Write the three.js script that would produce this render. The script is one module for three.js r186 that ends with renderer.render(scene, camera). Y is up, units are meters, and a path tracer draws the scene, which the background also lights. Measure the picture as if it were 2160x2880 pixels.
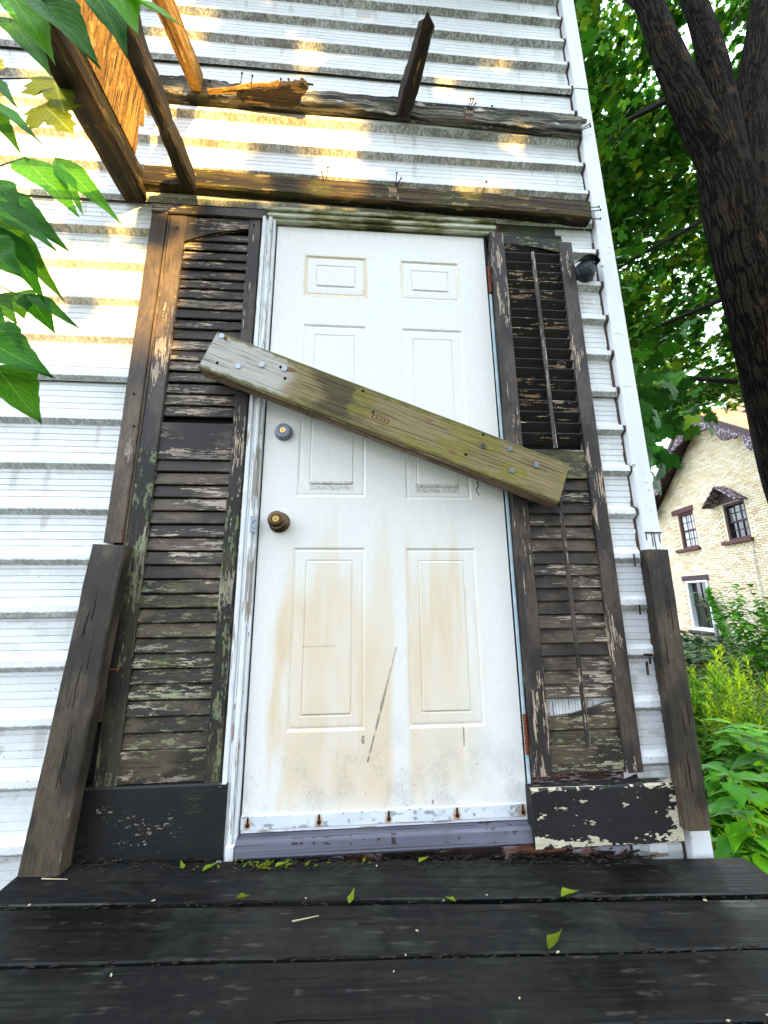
import * as THREE from 'three';
import { mergeGeometries, mergeVertices } from 'three/addons/utils/BufferGeometryUtils.js';

// ------------------------------------------------------------------ camera, sky, sun, exposure
const scene = new THREE.Scene();
const camera = new THREE.PerspectiveCamera(105.43, 768 / 1024, 0.02, 400);
camera.position.set(0.3105, 0.6281, 1.2604);
camera.rotation.set(0.21831, -0.07273, -0.00904, 'YXZ');
scene.add(camera);
const renderer = new THREE.WebGLRenderer({ antialias: true });
renderer.setSize(768, 1024);
renderer.toneMapping = THREE.LinearToneMapping;
renderer.toneMappingExposure = 4.8;
renderer.shadowMap.enabled = true;
const SUN = new THREE.Vector3(0.25, 0.18, 1).normalize();
{
  const w = 512, h = 256, d = new Float32Array(w * h * 4);
  for (let j = 0; j < h; j++) for (let i = 0; i < w; i++) {
    const el = ((j + .5) / h - .5) * Math.PI, az = ((i + .5) / w) * Math.PI * 2;   // row 0 is straight down
    const up = Math.max(0, Math.sin(el)), k = (j * w + i) * 4;
    const t = Math.pow(up, .6), dim = el < 0 ? .35 : 1;
    const c = .06 * (Math.sin(az * 3 + up * 5) + Math.sin(az * 5 - up * 9 + 1));
    d[k] = (.56 * (1 - t) + .84 * t + c * .6) * dim; d[k + 1] = (.60 * (1 - t) + .96 * t + c * .5) * dim; d[k + 2] = (.66 * (1 - t) + 1.12 * t + c * .3) * dim; d[k + 3] = 1;
  }
  const t = new THREE.DataTexture(d, w, h, THREE.RGBAFormat, THREE.FloatType);
  t.mapping = THREE.EquirectangularReflectionMapping; t.magFilter = THREE.LinearFilter; t.minFilter = THREE.LinearFilter; t.needsUpdate = true;
  scene.background = t; scene.environment = t;
}
const sun = new THREE.DirectionalLight(new THREE.Color(1, .62, .16), 3.6);
sun.position.copy(SUN).multiplyScalar(40); sun.castShadow = true; sun.shadow.radius = 1;
sun.shadow.mapSize.set(4096, 4096);
Object.assign(sun.shadow.camera, { left: -14, right: 14, top: 12, bottom: -8, near: 1, far: 80 });
scene.add(sun, sun.target);

// ------------------------------------------------------------------ helpers
function rngOf(a) { a = (a * 2654435761) >>> 0; return () => { a = (a + 0x6D2B79F5) | 0; let t = Math.imul(a ^ (a >>> 15), 1 | a); t = (t + Math.imul(t ^ (t >>> 7), 61 | t)) ^ t; return ((t ^ (t >>> 14)) >>> 0) / 4294967296; }; }
let rnd = rngOf(7);
const R = (a, b) => a + (b - a) * rnd();
const V = (x, y, z) => new THREE.Vector3(x, y, z);
const clamp = (x, a = 0, b = 1) => x < a ? a : x > b ? b : x;
const sst = (a, b, x) => { const t = clamp((x - a) / (b - a)); return t * t * (3 - 2 * t); };
const mix = (a, b, t) => a + (b - a) * t;
const mixc = (a, b, t) => [mix(a[0], b[0], t), mix(a[1], b[1], t), mix(a[2], b[2], t)];
function h2(x, y, s) { let h = Math.imul(x, 374761393) + Math.imul(y, 668265263) + Math.imul(s, 1442695041); h = Math.imul(h ^ (h >>> 13), 1274126177); return ((h ^ (h >>> 16)) >>> 0) / 4294967296; }
function vn(x, y, s) { const ix = Math.floor(x), iy = Math.floor(y), fx = x - ix, fy = y - iy, u = fx * fx * (3 - 2 * fx), v = fy * fy * (3 - 2 * fy); const a = h2(ix, iy, s), b = h2(ix + 1, iy, s), c = h2(ix, iy + 1, s), d = h2(ix + 1, iy + 1, s); return a + (b - a) * u + (c - a + (a - b - c + d) * u) * v; }
function fb(x, y, s, o = 4) { let a = .5, t = 0, n = 0; for (let i = 0; i < o; i++) { t += a * vn(x, y, s + i * 17); n += a; a *= .55; x = x * 2.03 + 5.1; y = y * 2.03 + 1.7; } return t / n; }
function n3(x, y, z, s) { return (vn(x + z * .73, y + z * .31, s) + vn(y - z * .57, z + x * .21, s + 5) + vn(z + 9.1, x - y * .4, s + 9)) / 3 - .5; }
// textures: fn(x, y) in metres -> [r, g, b (sRGB 0..255), height 0..1, roughness 0..1]
function makeTex(w, h, mw, mh, fn, rep = true, rough = false) {
  const c = new Uint8Array(w * h * 4), b = new Uint8Array(w * h * 4), r = new Uint8Array(w * h * 4); let rs = 0;
  for (let j = 0; j < h; j++) for (let i = 0; i < w; i++) {
    const o = fn((i + .5) / w * mw, (j + .5) / h * mh), k = (j * w + i) * 4;
    c[k] = clamp(o[0], 0, 255); c[k + 1] = clamp(o[1], 0, 255); c[k + 2] = clamp(o[2], 0, 255); c[k + 3] = 255;
    b[k] = b[k + 1] = b[k + 2] = clamp(o[3]) * 255; b[k + 3] = 255;
    rs += clamp(o[4]); r[k] = r[k + 2] = 0; r[k + 1] = clamp(o[4]) * 255; r[k + 3] = 255;
  }
  const mk = (a, sr) => { const t = new THREE.DataTexture(a, w, h, THREE.RGBAFormat); t.magFilter = THREE.LinearFilter; t.minFilter = THREE.LinearMipmapLinearFilter; t.generateMipmaps = true; if (sr) t.colorSpace = THREE.SRGBColorSpace; t.wrapS = t.wrapT = rep ? THREE.MirroredRepeatWrapping : THREE.ClampToEdgeWrapping; t.repeat.set(1 / mw, 1 / mh); t.needsUpdate = true; return t; };
  const o = { map: mk(c, true), bumpMap: mk(b) }; if (rough) o.roughnessMap = mk(r); else o.roughness = rs / (w * h);
  return o;
}
const texMat = (t, bump, extra = {}) => new THREE.MeshStandardMaterial({ roughness: 1, ...t, bumpScale: bump, ...extra });
const plain = (hex, rough = .7, extra = {}) => new THREE.MeshStandardMaterial({ color: hex, roughness: rough, ...extra });

// names, tags
const used = {};
function numbered(n) { const k = used[n] = (used[n] ?? -1) + 1; return k ? n + '_' + String(k).padStart(3, '0') : n; }
function tag(o, label, category, group, kind) { o.userData = { ...o.userData }; if (label) o.userData.label = label; if (category) o.userData.category = category; if (group) o.userData.group = group; if (kind) o.userData.kind = kind; return o; }
function thing(name, label, category, pos = [0, 0, 0], group) { const o = new THREE.Group(); o.name = numbered(name); o.position.set(...pos); scene.add(o); return tag(o, label, category, group); }
function part(name, geo, mat, parent, label) { const m = new THREE.Mesh(geo, mat); m.name = name; m.castShadow = m.receiveShadow = true; parent.add(m); if (label) m.userData = { label }; return m; }
function solo(name, geo, mat, label, category, group, kind) { const m = new THREE.Mesh(geo, mat); m.name = numbered(name); m.castShadow = m.receiveShadow = true; scene.add(m); return tag(m, label, category, group, kind); }
const structure = (name, geo, mat) => { const m = new THREE.Mesh(geo, mat); m.name = name; m.receiveShadow = m.castShadow = true; m.userData = { kind: 'structure' }; scene.add(m); return m; };

// a sawn bar along +x from 0 to L, h tall (y), w deep (z), centred; chamfered, can be worn and jagged at the far end
function bar(L, h, w, { seg = 6, ch = .002, jit = 0, freq = 14, seed = 1, jag = 0, uo = null, unit = false, taper = 1, end = null } = {}) {
  const a = h / 2, b = w / 2, c = Math.min(ch, a * .6, b * .6);
  const cs = [[a, b - c], [a - c, b], [-a + c, b], [-a, b - c], [-a, -b + c], [-a + c, -b], [a - c, -b], [a, -b + c]];
  const u0 = uo ? uo[0] : rnd() * Math.max(.02, .9 - L), v0 = uo ? uo[1] : .45 * (rnd() * 6 | 0) + rnd() * Math.max(.02, .45 - 2 * (h + w));
  const pos = [], uv = [], idx = [];
  const P = (i, k) => {
    const t = i / seg, q = cs[k % 8]; let x = L * t, s = 1 + (taper - 1) * t; let y = q[0] * s, z = q[1] * s;
    if (jit) { const n = n3(x * freq + seed * 3.1, y * 60 + seed, z * 60, seed), m = n3(x * freq * 3 + seed, y * 90 + seed, z * 90 + 4, seed + 3); y += jit * (n * 2 + m); z += jit * (n3(x * freq + 7, y * 50, z * 50 + seed, seed + 8) * 2 + m); }
    if (jag && t > .6) x -= jag * sst(.6, 1, t) * (vn(y * 120 + seed, z * 120, seed) );
    if (end && i === seg) x += end(y, z);
    return [x, y, z];
  };
  let per = 0;
  for (let k = 0; k < 8; k++) {
    const A = cs[k], B = cs[(k + 1) % 8], wd = Math.hypot(A[0] - B[0], A[1] - B[1]), base = pos.length / 3;
    for (let i = 0; i <= seg; i++) for (const [q, vv] of [[k, per], [k + 1, per + wd]]) { pos.push(...P(i, q)); if (unit) uv.push(i / seg, k % 2 ? clamp((q === k ? .98 : .02)) : .99); else uv.push(u0 + L * i / seg, v0 + vv); }
    for (let i = 0; i < seg; i++) { const o = base + i * 2; idx.push(o, o + 2, o + 1, o + 1, o + 2, o + 3); }
    per += wd;
  }
  for (const [i, f] of [[0, 1], [seg, 0]]) { const base = pos.length / 3; for (let k = 0; k < 8; k++) { pos.push(...P(i, k)); if (unit) uv.push(i / seg, .5 + cs[k][1]); else uv.push(u0 + cs[k][0], v0 + cs[k][1] + .06); } for (let k = 1; k < 7; k++) f ? idx.push(base, base + k, base + k + 1) : idx.push(base, base + k + 1, base + k); }
  const g = new THREE.BufferGeometry(); g.setAttribute('position', new THREE.Float32BufferAttribute(pos, 3)); g.setAttribute('uv', new THREE.Float32BufferAttribute(uv, 2)); g.setIndex(idx); g.computeVertexNormals(); return g;
}
// bar laid from point A to B; 'up' is the direction of its height
function between(A, B, h, w, up = V(0, 1, 0), o = {}) {
  const X = B.clone().sub(A), L = X.length(); X.normalize(); const Z = X.clone().cross(up).normalize(), Y = Z.clone().cross(X);
  const g = bar(L, h, w, o); g.applyMatrix4(new THREE.Matrix4().makeBasis(X, Y, Z).setPosition(A)); return g;
}
// axis-aligned boards: hb lies along x, vb stands along y; given by their x, y, z limits
const hb = (x0, x1, y0, y1, z0, z1, o) => between(V(x0, (y0 + y1) / 2, (z0 + z1) / 2), V(x1, (y0 + y1) / 2, (z0 + z1) / 2), y1 - y0, z1 - z0, V(0, 1, 0), o);
const vb = (x0, x1, y0, y1, z0, z1, o) => between(V((x0 + x1) / 2, y0, (z0 + z1) / 2), V((x0 + x1) / 2, y1, (z0 + z1) / 2), x1 - x0, z1 - z0, V(1, 0, 0), o);
const box = (x0, x1, y0, y1, z0, z1) => { const g = new THREE.BoxGeometry(x1 - x0, y1 - y0, z1 - z0); g.translate((x0 + x1) / 2, (y0 + y1) / 2, (z0 + z1) / 2); return g; };
function tube(pts, r0, r1 = r0, seg = 12, rad = 6) {
  const c = new THREE.CatmullRomCurve3(pts), g = new THREE.TubeGeometry(c, seg, 1, rad), p = g.attributes.position;
  for (let i = 0; i <= seg; i++) { const C = c.getPointAt(i / seg), r = mix(r0, r1, i / seg); for (let k = 0; k <= rad; k++) { const j = i * (rad + 1) + k; p.setXYZ(j, C.x + (p.getX(j) - C.x) * r, C.y + (p.getY(j) - C.y) * r, C.z + (p.getZ(j) - C.z) * r); } }
  g.computeVertexNormals(); return g;
}
function nailGeo(A, B, r = .0016) { const d = B.clone().sub(A), L = d.length(); const s = new THREE.CylinderGeometry(r, r * .8, L, 6); s.translate(0, -L / 2, 0); const h = new THREE.CylinderGeometry(r * 2.4, r * 2.4, .0015, 8); const g = mergeGeometries([s, h]); g.applyMatrix4(new THREE.Matrix4().makeRotationFromQuaternion(new THREE.Quaternion().setFromUnitVectors(V(0, 1, 0), d.clone().normalize())).setPosition(B)); return g; }

// underside (back) height of rib n; pitch 152 mm below, a little less above
const ribY = n => n <= 15 ? -.179 + .1523 * (n - 1) + .002 : 1.955 + .148 * (n - 15);
// ------------------------------------------------------------------ materials
function peelFn(o) {
  const { th = .56, pa = [64, 56, 50], pb = [98, 87, 76], bare = [160, 143, 122], bare2 = [120, 109, 98], moss = 0, lich = 0, s = 1, gx = 12, gy = 90, dark = 1 } = o;
  return (x, y) => {
    const grain = fb(x * 14, y * 420, s, 3), fine = fb(x * 90, y * 700, s + 50, 2), big = fb(x * 5, y * 9, s + 90, 3);
    const p = .34 * fb(x * gx, y * gy, s + 1, 4) + .34 * fb(x * gx * 3.6, y * gy * 2.6, s + 2, 4) + .32 * (grain * .6 + fine * .4) + (big - .5) * .5;
    let c = mixc(pa, pb, sst(.38, .66, fb(x * 7, y * 14, s + 3, 4)));
    const mot = .82 + .36 * fb(x * 60, y * 160, s + 4, 3); c = c.map(q => q * mot * dark);
    let hgt = .7 + .06 * fine, ro = .62;
    if (grain < .33) { c = c.map(q => q * .72); hgt -= .16; }
    const k = sst(th, th + .012, p);
    if (k > 0) {
      let b = mixc(bare, bare2, sst(.35, .65, fb(x * 11, y * 40, s + 7, 3))); const g = .72 + .5 * grain; b = b.map(q => q * g);
      if (p < th + .02) b = b.map(q => q * 1.1 + 8);
      c = mixc(c, b, k); hgt = mix(hgt, .38 + .2 * grain, k); ro = .9;
    }
    if (moss) { const m = sst(.60 - moss * .3, .82 - moss * .3, fb(x * 10, y * 16, s + 11, 4) * .5 + grain * .28 + fine * .22); c = mixc(c, mixc([40, 42, 20], [96, 98, 44], fine), m * .75); ro = mix(ro, .95, m); }
    if (lich) { const m = sst(.66 - lich * .16, .70 - lich * .16, fb(x * 20, y * 90, s + 13, 4) * .55 + fb(x * 80, y * 260, s + 14, 3) * .25 + fb(x * 6, y * 6, s + 15, 3) * .2); c = mixc(c, mixc([104, 114, 72], [146, 154, 118], fine), m * .75); }
    return [...c, hgt, ro];
  };
}
const M = {};
M.slatA = texMat(makeTex(640, 320, .9, .45, peelFn({ s: 11, th: .565, pa: [36, 31, 28], pb: [74, 64, 56], bare: [164, 147, 128] })), .002);
M.slatB = texMat(makeTex(640, 320, .9, .45, peelFn({ s: 23, th: .622, pa: [40, 34, 29], pb: [84, 72, 59], bare: [164, 152, 136] })), .002);
M.slatMoss = texMat(makeTex(640, 320, .9, .45, peelFn({ s: 31, th: .592, pa: [38, 32, 25], pb: [78, 68, 52], bare: [158, 150, 130], moss: .30, lich: .45 })), .002);
M.slatShaded = texMat(makeTex(640, 320, .9, .45, peelFn({ s: 41, th: .672, pa: [13, 12, 12], pb: [28, 25, 23], bare: [178, 142, 110], bare2: [200, 180, 160] })), .001);  // darker copy of the slat paint, shade of the downturned faces in its colour
M.stile = texMat(makeTex(640, 320, .9, .45, peelFn({ s: 53, th: .64, pa: [40, 34, 31], pb: [74, 64, 57], bare: [140, 126, 116], bare2: [172, 154, 130], gx: 7, gy: 80 })), .002);
M.stileMoss = texMat(makeTex(640, 320, .9, .45, peelFn({ s: 61, th: .615, pa: [30, 26, 21], pb: [56, 50, 39], bare: [150, 141, 122], moss: .42, lich: .5, gx: 7, gy: 80 })), .0014);
M.casing = texMat(makeTex(640, 320, .9, .45, peelFn({ s: 71, th: .70, pa: [72, 59, 46], pb: [94, 79, 62], bare: [190, 170, 150], gx: 6, gy: 60 })), .0007);
M.post = texMat(makeTex(640, 320, .9, .45, peelFn({ s: 83, th: .70, pa: [34, 28, 22], pb: [74, 62, 49], bare: [150, 130, 112], bare2: [82, 58, 42], gx: 5, gy: 50, moss: .12 })), .001);
M.kick = texMat(makeTex(512, 256, .6, .3, peelFn({ s: 97, th: .575, pa: [15, 14, 15], pb: [25, 24, 24], bare: [198, 190, 166], gx: 16, gy: 34 })), .0014);
{ const pf = peelFn({ s: 99, th: .5, pa: [15, 14, 15], pb: [25, 24, 24], bare: [206, 198, 172], gx: 16, gy: 50 }), pn = peelFn({ s: 99, th: .9, pa: [15, 14, 15], pb: [25, 24, 24], gx: 16, gy: 50 });
M.kickWorn = texMat(makeTex(640, 222, .4325, .149, (x, y) => {
  const e = .30 * sst(.05, .0, y) + .16 * sst(.02, .0, .149 - y) + .26 * sst(.06, 0, .4325 - x) * sst(.0, .02, y) + .14 * sst(.10, 0, x); const f = .5 * fb(x * 26, y * 70, 97, 4) + .3 * fb(x * 90, y * 200, 98, 3) + .2 * fb(x * 7, y * 12, 96, 3);
  const k = sst(.655 - e * .62, .667 - e * .62, f); if (k <= 0) return pn(x, y); const b = mixc([212, 206, 182], [168, 158, 132], fb(x * 30, y * 160, 95, 3)); return [...b, .4 + .2 * fb(x * 40, y * 300, 94, 2), .9];
}, false), .0014); for (const k of ['map', 'bumpMap']) M.kickWorn[k].repeat.set(1, 1); }
M.kickDark = texMat(makeTex(512, 256, .6, .3, peelFn({ s: 103, th: .72, pa: [10, 11, 10], pb: [20, 21, 18], bare: [150, 148, 138], gx: 60, gy: 90, moss: .1 })), .001);
M.rotten = texMat(makeTex(512, 256, .6, .3, peelFn({ s: 107, th: .50, pa: [38, 26, 20], pb: [70, 46, 34], bare: [170, 172, 188], bare2: [120, 70, 48], gx: 12, gy: 20 })), .002);
M.rodGrey = texMat(makeTex(640, 160, .9, .2, peelFn({ s: 111, th: .50, pa: [60, 54, 50], pb: [90, 84, 78], bare: [176, 170, 160], bare2: [140, 132, 124], gx: 10, gy: 120 })), .0008);
M.whiteWood = texMat(makeTex(640, 320, .9, .45, (x, y) => {
  const g = fb(x * 12, y * 300, 3, 3), p = .6 * fb(x * 9, y * 60, 5, 4) + .4 * g; let c = [222, 226, 228].map(q => q * (.92 + .14 * fb(x * 20, y * 60, 6, 3)));
  const k = sst(.60, .63, p); c = mixc(c, mixc([128, 118, 106], [170, 160, 148], g), k); return [...c, .7 - .3 * k, .6 + .3 * k];
}), .0008);
M.mossWood = texMat(makeTex(640, 320, .9, .45, (x, y) => {
  const g = fb(x * 12, y * 300, 13, 3), m = fb(x * 9, y * 26, 15, 4); let c = mixc([206, 206, 188], [150, 150, 106], sst(.40, .56, m * .7 + g * .3)); c = mixc(c, [76, 78, 40], sst(.50, .66, m * .7 + g * .3)); c = c.map(q => q * (.75 + .5 * g)); return [...c, .5 + .3 * g, .85];
}), .001);
function beamFn(s, A, B, C, D, thr = .5) {
  return (x, y) => {
    const g = fb(x * 7, y * 190, s, 4), st = fb(x * 3, y * 42, s + 1, 4), b = fb(x * 6, y * 12, s + 2, 4), f = fb(x * 120, y * 300, s + 3, 2);
    let c = mixc(A, B, sst(.35, .65, st * .6 + g * .4)); c = mixc(c, C, sst(thr, thr + .14, b * .7 + st * .3)); c = mixc(c, D, sst(.62, .74, fb(x * 16, y * 60, s + 5, 4) * .8 + g * .2));
    if (g < .36) c = c.map(q => q * .5); c = c.map(q => q * (.75 + .5 * f));
    return [...c, .35 + .6 * g * (.7 + .3 * f), .88];
  };
}
M.mossBeam = texMat(makeTex(768, 384, 1.2, .6, beamFn(201, [26, 19, 8], [84, 66, 30], [60, 60, 18], [142, 128, 80], .52)), .004);
M.greyBeam = texMat(makeTex(768, 384, 1.2, .6, beamFn(221, [22, 20, 15], [124, 118, 102], [36, 38, 20], [196, 190, 172], .53)), .005);
M.joist = texMat(makeTex(768, 384, 1.2, .6, beamFn(241, [18, 13, 5], [70, 52, 20], [52, 48, 17], [112, 92, 48], .56)), .006);
M.rawWood = texMat(makeTex(768, 384, 1.2, .6, beamFn(261, [138, 98, 34], [188, 142, 62], [106, 74, 30], [206, 164, 88], .62)), .002);
M.rotWood = texMat(makeTex(512, 256, .6, .3, beamFn(281, [14, 10, 6], [58, 41, 20], [30, 24, 14], [136, 108, 56], .5)), .006);
M.underPlank = texMat(makeTex(1024, 256, 1.4, .35, beamFn(291, [96, 76, 56], [150, 126, 100], [84, 70, 46], [128, 108, 82], .6)), .002);
const knots = [[.63, .055, .022], [.285, .108, .012], [.985, .098, .013], [.90, .035, .010], [.79, .112, .008]];
M.plank = texMat(makeTex(1290, 146, 1.29, .146, (x, y) => {
  let yy = y, kn = 0, ring = 0;
  for (const [kx, ky, r] of knots) { const dx = (x - kx) / 2.1, dy = y - ky, d = Math.hypot(dx, dy); yy += dy * Math.exp(-d * d / (r * r * 2)) * -.5; if (d < r * .85) { kn = Math.max(kn, sst(r * .85, r * .7, d)); ring = .5 + .5 * Math.sin(d / r * 22 + dx * 90); } }
  const g = fb(x * 5, yy * 330, 301, 4), g2 = fb(x * 26, yy * 700, 302, 3), b = fb(x * 7, y * 13, 303, 4);
  let gray = mixc([150, 146, 138], [206, 203, 196], g * .7 + g2 * .3), tan = mixc([96, 82, 52], [168, 152, 110], g * .6 + g2 * .4), ol = mixc([44, 38, 22], [86, 78, 44], g);
  const e = x + (b - .5) * .16 + (y - .07) * .5;
  let c = mixc(gray, tan, sst(.24, .34, e)); const band = sst(.36, .42, e) * (1 - sst(.50, .60, e)); c = mixc(c, ol, band * .8);
  const gr = sst(.47, .62, fb(x * 9, y * 20, 305, 4)) * sst(.3, .5, x); c = mixc(c, mixc([92, 90, 32], [154, 142, 72], g2), gr * .85);
  const ed = sst(.016, .004, Math.min(y, .146 - y) + (fb(x * 40, y * 30, 306, 3) - .5) * .02); c = mixc(c, [84, 82, 34], ed * .7);
  c = mixc(c, mixc([78, 58, 32], [150, 128, 84], ring), kn);
  if (g < .34) c = c.map(q => q * .7);
  return [...c, .3 + .5 * g + .2 * g2, .85];
}, false), .0025);
M.plank.map.repeat.set(1, 1); M.plank.bumpMap.repeat.set(1, 1);
M.deck = texMat(makeTex(1280, 640, 2.0, 1.0, (x, y) => {
  const g = fb(x * 3.2, y * 150, 401, 4), b = fb(x * 5, y * 14, 402, 5), f = fb(x * 60, y * 90, 403, 3), w = fb(x * 9, y * 40, 404, 4);
  let c = mixc([6, 6, 6], [22, 21, 19], sst(.36, .68, b * .35 + f * .25 + g * .4)); c = mixc(c, [34, 27, 23], sst(.58, .72, w) * .6); c = mixc(c, [62, 58, 54], sst(.68, .78, fb(x * 20, y * 110, 406, 4)) * .7); c = mixc(c, [34, 44, 34], sst(.55, .7, fb(x * 8, y * 10, 407, 3)) * .5);
  if (g < .31) c = c.map(q => q * .55); c = c.map(q => q * (.7 + .6 * f));
  return [...c, .4 + .4 * g + .2 * f, .46 + .42 * sst(.3, .62, fb(x * 4, y * 6, 408, 3)) - .36 * sst(1.42, 1.72, x + (fb(x * 6, y * 20, 409, 3) - .5) * .5) ];
}, true, true), .002);
M.deck = new THREE.MeshPhysicalMaterial({ map: M.deck.map, bumpMap: M.deck.bumpMap, roughnessMap: M.deck.roughnessMap, bumpScale: .0026, roughness: 1, specularIntensity: .55 });
// the wall's own sheet: x -3 .. 1.4, y -1 .. 3.6
M.siding = texMat(makeTex(1500, 1568, 4.4, 4.6, (x, y) => {
  const st = fb(x * 40, y * 3, 501, 4), sp = fb(x * 130, y * 130, 502, 2), b = fb(x * 2.2, y * 3, 503, 4), hz = fb(x * 1.2, y * 160, 504, 3);
  let k = .985 - .035 * sst(.5, .75, b) - .02 * sst(.55, .75, sp); let c = [234 * k, 237 * k, 239 * k];
  c = mixc(c, [128, 128, 120], sst(.78, .86, sp * .75 + b * .25) * .4);
  const wx = x - 3, wy = y - 1; const low = sst(.75, .1, wy);
  const dot = fb(x * 150, y * 150, 506, 2), d0 = .955 - .06 * low; if (dot > d0) c = mixc(c, [58, 48, 40], sst(d0, d0 + .02, dot) * .85);
  c = mixc(c, [150, 146, 132], sst(.58, .72, fb(x * 16, y * 28, 508, 4)) * .25 * (.4 + low));
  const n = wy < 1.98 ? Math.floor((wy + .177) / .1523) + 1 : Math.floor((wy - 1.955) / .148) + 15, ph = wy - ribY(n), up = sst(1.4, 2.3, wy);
  const grit = fb(x * 190, y * 320, 511, 3) * .62 + fb(x * 14, y * 9, 512, 4) * .38; if (ph > -.003 && ph < .0165) c = mixc(c, mixc([138, 136, 130], [108, 104, 98], sp), sst(.30, .66, grit) * (.60 + .24 * up));  // grit on the rib undersides, also painting their shade into the colour
  if (ph > .03) { const run = fb(x * 26, y * 4, 513, 4); c = mixc(c, [166, 162, 152], sst(.64, .76, run) * sst(.05, .11, ph) * .35); }
  return [...c, .5 + .25 * sp, .5];
}, false), .0004);
M.siding2 = M.siding;
M.trim = texMat(makeTex(512, 512, .8, .8, (x, y) => { const b = fb(x * 8, y * 20, 521, 4), s = fb(x * 90, y * 30, 522, 3); let c = [228, 231, 233].map(q => q * (.95 + .07 * b)); c = mixc(c, [120, 104, 88], sst(.80, .85, s) * .6); return [...c, .5 + .2 * b, .55]; }), .0005);
M.brownStrip = texMat(makeTex(256, 256, .2, .2, (x, y) => { const b = fb(x * 90, y * 90, 531, 4); return [...mixc([56, 42, 34], [122, 100, 84], b), b, .95]; }), .003);
M.door = texMat(makeTex(640, 1574, .8128, 2.0, (x, y) => {
  const g = fb(x * 30, y * 4, 601, 4), f = fb(x * 160, y * 160, 602, 2), b = fb(x * 5, y * 3, 603, 4), p = fb(x * 420, y * 300, 604, 2);
  let c = [232, 232, 228].map(q => q * (.975 + .04 * f));
  // tan run-off dirt below the middle, in vertical streaks with a grain
  const gate = (sst(.06, .12, x + (g - .5) * .10) * sst(.72, .60, x + (g - .5) * .12)) * sst(.92, .55, y + (g - .5) * .5) * (1 - .8 * sst(.13, .02, y + (b - .5) * .1)) ;
  const str = sst(.30, .60, g * .6 + b * .4) * (.65 + .5 * f);
  const gap = 1 - .85 * sst(.035, .012, Math.abs(x - .447 + (b - .5) * .02));
  c = mixc(c, [222, 203, 172], clamp(gate * gap * (.42 + .16 * f + .42 * str * (.4 + b))));
  const rust = sst(.026, .006, Math.abs(x - .085 - (b - .5) * .05)) * sst(.75, .5, y) * sst(.12, .3, y); c = mixc(c, [212, 176, 122], rust * (.12 + .4 * p));
  // dirty ledges of the pressed panels, rust-coloured outlines of the small panels on top
  for (const [x0, x1, y0, y1, kx] of [[.11, .343, 1.735, 1.912, 1], [.475, .703, 1.735, 1.91, .35]]) { const d = Math.max(Math.abs(x - (x0 + x1) / 2) - (x1 - x0) / 2, Math.abs(y - (y0 + y1) / 2) - (y1 - y0) / 2); const e = sst(.012, .002, Math.abs(d + .004 + (f - .5) * .012)); c = mixc(c, [206, 172, 112], e * kx * (.2 + .6 * b)); }
  for (const [x0, x1, y0] of [[.155, .30, 1.012], [.51, .662, 1.006]]) if (x > x0 && x < x1) { const d = y0 - y; if (d > -.001 && d < .03) c = mixc(c, [164, 158, 146], (.25 + .6 * sst(.4, .6, p)) * (.35 + .65 * sst(.3, .6, f))); }
  const low = sst(.40, .02, y); const sp = fb(x * 190, y * 100, 606, 2), s0 = .975 - .085 * low; c = mixc(c, [52, 44, 38], sst(s0, s0 + .02, sp) * .85);
  c = mixc(c, [150, 148, 144], sst(.42, .75, fb(x * 14, y * 12, 607, 4) * .7 + p * .3) * low * .34 * (.4 + f));
  // scuff across the lower half and a few scratches
  const ax = .437, ay = .482, bx = .348, by = .165, L2 = (bx - ax) ** 2 + (by - ay) ** 2, t = ((x - ax) * (bx - ax) + (y - ay) * (by - ay)) / L2, dd = Math.abs((x - ax) * (by - ay) - (y - ay) * (bx - ax)) / Math.sqrt(L2);
  if (t > 0 && t < 1 && dd < .0028 - .0008 * Math.sin(t * 9)) c = mixc(c, [104, 96, 86], sst(.30, .5, fb(x * 200, y * 60, 609, 3)) * (.35 + .55 * t));
  if (Math.abs(y - .487 - (x - .2) * .02) < .0015 && x > .15 && x < .25) c = mixc(c, [170, 158, 140], .6);
  if (Math.hypot((x - .335) / .4, (y - .225) / 1) < .012 && p > .35) c = mixc(c, [96, 90, 82], .7);
  if (Math.abs(x - .635) < .003 && y > .20 && y < .25) c = mixc(c, [110, 100, 90], .7 * p + .2);
  return [...c, .5 + .15 * p, .42 + .1 * f];
}, false), .0003);
for (const k of ['map', 'bumpMap']) M.door[k].repeat.set(1 / .8128, 1 / 2.0);
M.sill = texMat(makeTex(512, 256, .8, .4, (x, y) => { const b = fb(x * 14, y * 40, 621, 4), s = fb(x * 60, y * 60, 622, 3); let c = mixc([84, 84, 96], [114, 115, 130], b); c = mixc(c, [54, 46, 44], sst(.62, .72, s)); return [...c, b, .5]; }), .0005, { metalness: .25 });
M.sweep = texMat(makeTex(512, 128, .82, .2, (x, y) => { const b = fb(x * 20, y * 60, 631, 4), s = fb(x * 60, y * 90, 632, 3); let c = mixc([196, 206, 214], [224, 230, 234], b); c = mixc(c, [112, 112, 112], sst(.58, .72, s) * .6); for (const sx of [.018, .213, .408, .604, .797]) { const d = Math.hypot(x - sx, (y % .1) * .6 - .012); c = mixc(c, [168, 112, 62], sst(.016, .003, d + (b - .5) * .012) * .7); } return [...c, b, .5]; }), .0005);
M.strawPale = plain(0xa89c80, .9);
M.rust = texMat(makeTex(256, 256, .1, .1, (x, y) => { const b = fb(x * 60, y * 60, 641, 4); let c = mixc([74, 34, 20], [176, 78, 30], sst(.3, .6, b)); c = mixc(c, [222, 200, 180], sst(.68, .74, fb(x * 90, y * 90, 642, 3))); return [...c, b, .85]; }), .002, { metalness: .2 });
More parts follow.
